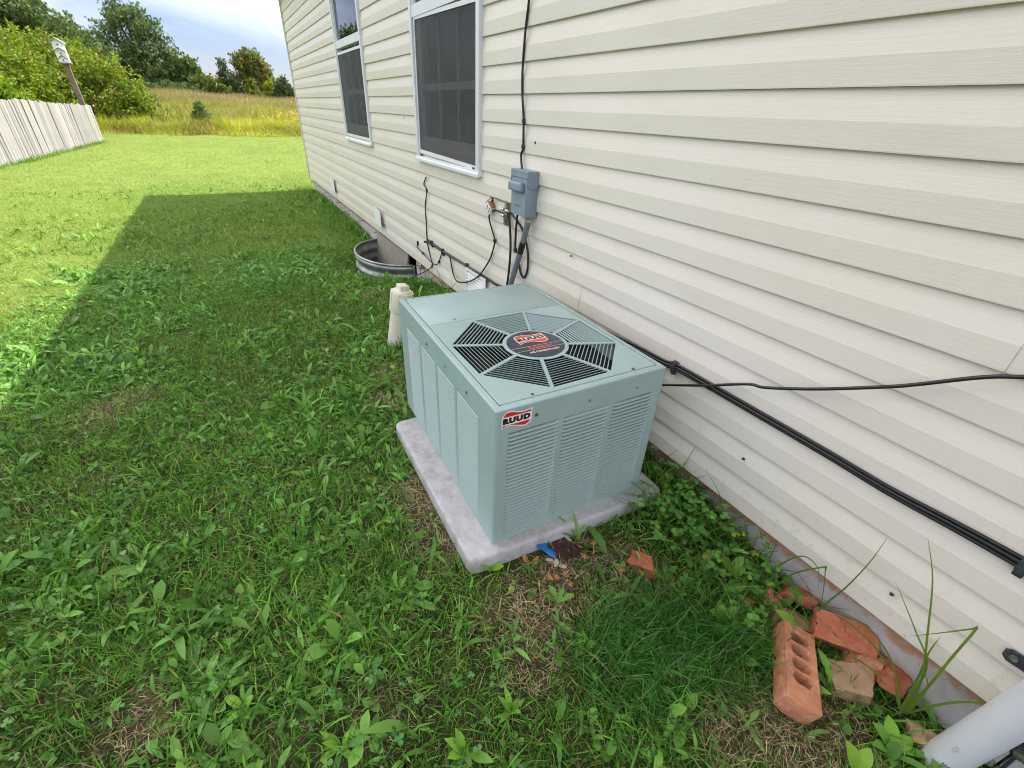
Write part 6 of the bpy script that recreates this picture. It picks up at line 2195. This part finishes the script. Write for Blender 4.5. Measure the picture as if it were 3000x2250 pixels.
# the big bush behind the fence
bl = blobset(15, -2.6, 2.0, 1.45, 2.6, 2.6, 1.25, 1.05, 101)
bl += [(-0.4, 0, 2.0, 0.85, 0.85, 0.75, 0.9), (0.25, 0, 1.8, 0.8, 0.8, 0.75, 0.9), (0.75, -0.1, 1.5, 0.75, 0.75, 0.7, 0.8), (1.15, -0.2, 0.95, 0.62, 0.62, 0.6, 0.6), (1.3, -0.2, 0.6, 0.5, 0.5, 0.45, 0.4), (0.5, -0.5, 0.6, 0.75, 0.75, 0.6, 0.8), (-0.3, -0.7, 0.7, 0.8, 0.8, 0.65, 0.8), (-1.0, -0.6, 1.1, 0.9, 0.9, 0.85, 0.9)]
tree('bush', 'big yellow green bush spilling right past the end of the fence', 'bush', (-5.4, 30.5), bl, 46000, 0.115, GB0, GB1, 0.09, 'bushes behind the fence', 0.42, ((0.27, 0.21, 0.05), 0.08), seed=11)
bl = blobset(16, 0, 0, 2.3, 2.4, 2.4, 1.5, 1.15, 102) + [(0.5, -1.4, 1.0, 1.1, 1.1, 0.9, 1.0), (-1.2, -1.2, 1.0, 1.1, 1.1, 0.9, 1.0)]
tree('bush', 'taller bush behind the birdhouse', 'bush', (-8.9, 29.2), bl, 42000, 0.115, GB0, GB1, 0.1, 'bushes behind the fence', 0.45, ((0.27, 0.21, 0.05), 0.05), seed=12)
bl = blobset(13, 0, 0, 2.2, 2.2, 2.2, 1.4, 1.1, 103)
tree('bush', 'bush behind the fence at the left edge', 'bush', (-12.6, 27.5), bl, 30000, 0.12, GB0, GB1, 0.1, 'bushes behind the fence', 0.45, seed=13)
bl = blobset(8, 0, 0, 0.8, 0.9, 0.9, 0.6, 0.55, 104)
tree('bush', 'low sprouting shrub between the fence and the bushes', 'bush', (-7.5, 24.5), bl, 14000, 0.10, (0.12, 0.21, 0.02), (0.22, 0.30, 0.035), 0.04, None, 0.35, seed=14)
# big dark trees behind
bl = blobset(20, 0, 0, 3.5, 4.0, 4.0, 2.3, 1.6, 110)
tree('oak_tree', 'huge dark green tree rising behind the bushes at the far left', 'tree', (-14.2, 54), bl, 26000, 0.25, GT0, GT1, 0.32, None, 0.9, seed=21)
bl = blobset(14, 0, 0, 2.7, 2.6, 2.6, 1.7, 1.25, 111)
tree('oak_tree', 'dark tree stepping down right of the huge left tree', 'tree', (-10.9, 57), bl, 20000, 0.26, GT0, GT1, 0.22, None, 0.75, seed=22)
bl = [(-2.9, 0, 3.6, 1.2, 1.2, 1.2, 1.5), (-1.8, 0, 5.6, 1.05, 1.05, 1.1, 1.1), (-0.9, 0, 6.8, 0.9, 0.9, 0.9, 0.8), (-0.3, 0.3, 7.5, 0.7, 0.7, 0.8, 0.5), (0.7, 0, 7.3, 0.8, 0.8, 0.85, 0.7), (1.5, 0, 6.1, 1.05, 1.05, 1.0, 1.0), (2.5, 0, 4.4, 1.05, 1.05, 1.0, 1.0), (0.3, 0, 4.4, 1.5, 1.5, 1.4, 1.7), (-0.8, 0, 2.6, 1.6, 1.6, 1.3, 1.9), (1.2, 0, 2.4, 1.6, 1.6, 1.2, 1.8), (3.0, 0, 2.7, 1.1, 1.1, 1.0, 1.1), (-2.6, 0, 1.6, 1.4, 1.4, 1.1, 1.4), (0.3, 0, 1.2, 1.6, 1.6, 1.0, 1.4), (-3.7, 0, 4.3, .7, .7, .7, .4)]
tree('oak_tree', 'tall ragged crowned tree standing highest against the sky', 'tree', (-7.1, 75), bl, 21000, 0.25, GT0, GT1, 0.30, None, 1.0, seed=23)
bl = [(-1.1, 0, 2.2, 1.1, 1.1, 1.0, 1.2), (0, 0, 2.9, 1.0, 1.0, 0.9, 1.0), (0.5, 0, 1.6, 1.2, 1.2, 1.0, 1.2), (-0.3, 0, 1.0, 1.4, 1.4, 0.9, 1.2), (1.1, 0, 0.9, 0.9, 0.9, 0.8, 0.8)]
tree('field_tree', 'medium green tree at the right foot of the tall ragged one', 'tree', (-2.7, 75), bl, 13000, 0.24, GT0, (0.13, 0.19, 0.045), 0.16, None, 0.65, seed=24)
bl = [(-0.9, 0, 1.0, 1.0, 1.0, 0.75, 1.0), (0.3, 0, 0.9, 1.0, 1.0, 0.7, 1.0), (1.1, 0, 0.7, 0.7, 0.7, 0.5, 0.5), (-0.2, 0, 1.6, 0.6, 0.6, 0.5, 0.4)]
tree('field_shrub', 'low olive shrub tapering off in the gap of the tree line', 'shrub', (-0.7, 73), bl, 9000, 0.22, (0.085, 0.13, 0.024), (0.165, 0.20, 0.042), 0.1, None, 0.5, seed=25)
bl = [(-1.6, 0, 0.5, 1.0, 1.0, 0.5, 0.8), (0, 0, 0.6, 1.1, 1.1, 0.6, 1.0), (1.5, 0, 0.5, 1.0, 1.0, 0.5, 0.8), (2.7, 0, 0.45, 0.8, 0.8, 0.4, 0.5)]
tree('field_shrub', 'long low dark shrub along the foot of the tall ragged tree', 'shrub', (-5.2, 71), bl, 9000, 0.2, GT0, GT1, 0.08, None, 0.4, seed=40)
bl = [(0, 0, 3.0, 0.35, 0.35, 0.9, 0.4), (0.05, 0, 2.0, 0.6, 0.6, 0.9, 0.7), (0.5, 0, 1.7, 0.75, 0.75, 0.8, 0.8), (0.9, 0, 1.0, 0.9, 0.9, 0.8, 0.9), (0.1, 0, 0.8, 0.8, 0.8, 0.8, 0.9)]
tree('field_tree', 'slim grey green tree with a thin spire left of the round one', 'tree', (0.95, 74), bl, 10000, 0.21, GC0, (0.14, 0.18, 0.085), 0.12, None, 0.5, seed=26)
bl = [(-0.6, 0, 3.6, 1.25, 1.25, 1.0, 1.4), (0.5, 0, 3.7, 1.1, 1.1, 1.0, 1.2), (-0.1, 0, 4.4, 0.9, 0.9, 0.7, 0.8), (0.9, 0, 2.7, 1.2, 1.2, 1.0, 1.3), (-0.5, 0, 2.4, 1.2, 1.2, 1.0, 1.2), (0.4, 0, 1.5, 1.4, 1.4, 1.0, 1.3), (1.6, 0, 1.7, 0.7, 0.7, 0.8, 0.5), (-1.3, 0, 4.0, 0.5, 0.5, 0.5, 0.3)]
tree('field_tree', 'round topped tree tinged with red leaves near the house corner', 'tree', (4.2, 75), bl, 20000, 0.23, (0.09, 0.135, 0.032), (0.18, 0.22, 0.06), 0.2, None, 0.6, ((0.26, 0.15, 0.055), 0.20), seed=27)
bl = [(0, 0, 1.6, 0.22, 0.22, 0.5, 0.2), (0, 0, 1.1, 0.45, 0.45, 0.5, 0.45), (0.05, 0, 0.6, 0.7, 0.7, 0.5, 0.8), (0.3, 0, 0.35, 0.85, 0.85, 0.4, 0.8)]
tree('cedar_tree', 'small pointed green cedar in front of the round topped tree', 'tree', (3.15, 68), bl, 9000, 0.15, (0.09, 0.135, 0.016), (0.16, 0.195, 0.028), 0.08, None, 0.35, seed=28, up=0.1)
bl = [(0, 0, 1.4, 0.45, 0.45, 0.5, 0.5), (0.1, 0, 0.7, 0.6, 0.6, 0.6, 0.7), (-0.4, 0, 0.4, 0.6, 0.6, 0.4, 0.6)]
tree('field_shrub', 'bright yellow green shrub left of the dark cedar', 'shrub', (5.2, 69), bl, 6000, 0.17, (0.17, 0.21, 0.02), (0.27, 0.30, 0.032), 0.07, None, 0.4, seed=29)
bl = [(0, 0, 1.7, 0.35, 0.35, 0.5, 0.3), (-0.2, 0, 1.2, 0.65, 0.65, 0.5, 0.6), (0.2, 0, 0.8, 0.95, 0.95, 0.6, 1.0), (-0.3, 0, 0.45, 1.0, 1.0, 0.5, 1.0), (0.8, 0, 0.5, 0.8, 0.8, 0.5, 0.7)]
tree('cedar_tree', 'dark rounded cedar beside the house corner', 'tree', (5.9, 62), bl, 15000, 0.14, GC0, GC1_, 0.1, None, 0.35, seed=30, up=0.1)
# sapling in the field
bl = [(0, 0, 0.75, 0.16, 0.16, 0.22, 0.3), (0.02, 0, 0.45, 0.25, 0.25, 0.3, 0.6), (0.22, 0.1, 0.25, 0.25, 0.25, 0.22, 0.5), (-0.12, 0, 0.25, 0.22, 0.22, 0.22, 0.4)]
tree('sapling', 'small leafy sapling standing alone in the tall field grass', 'sapling', (-1.87, 30.0), [(a, b_, c + 0.12, d, e_, f_, g_) for a, b_, c, d, e_, f_, g_ in bl], 2600, 0.085, (0.09, 0.155, 0.05), (0.17, 0.26, 0.08), 0.02, None, 0.16, seed=32)
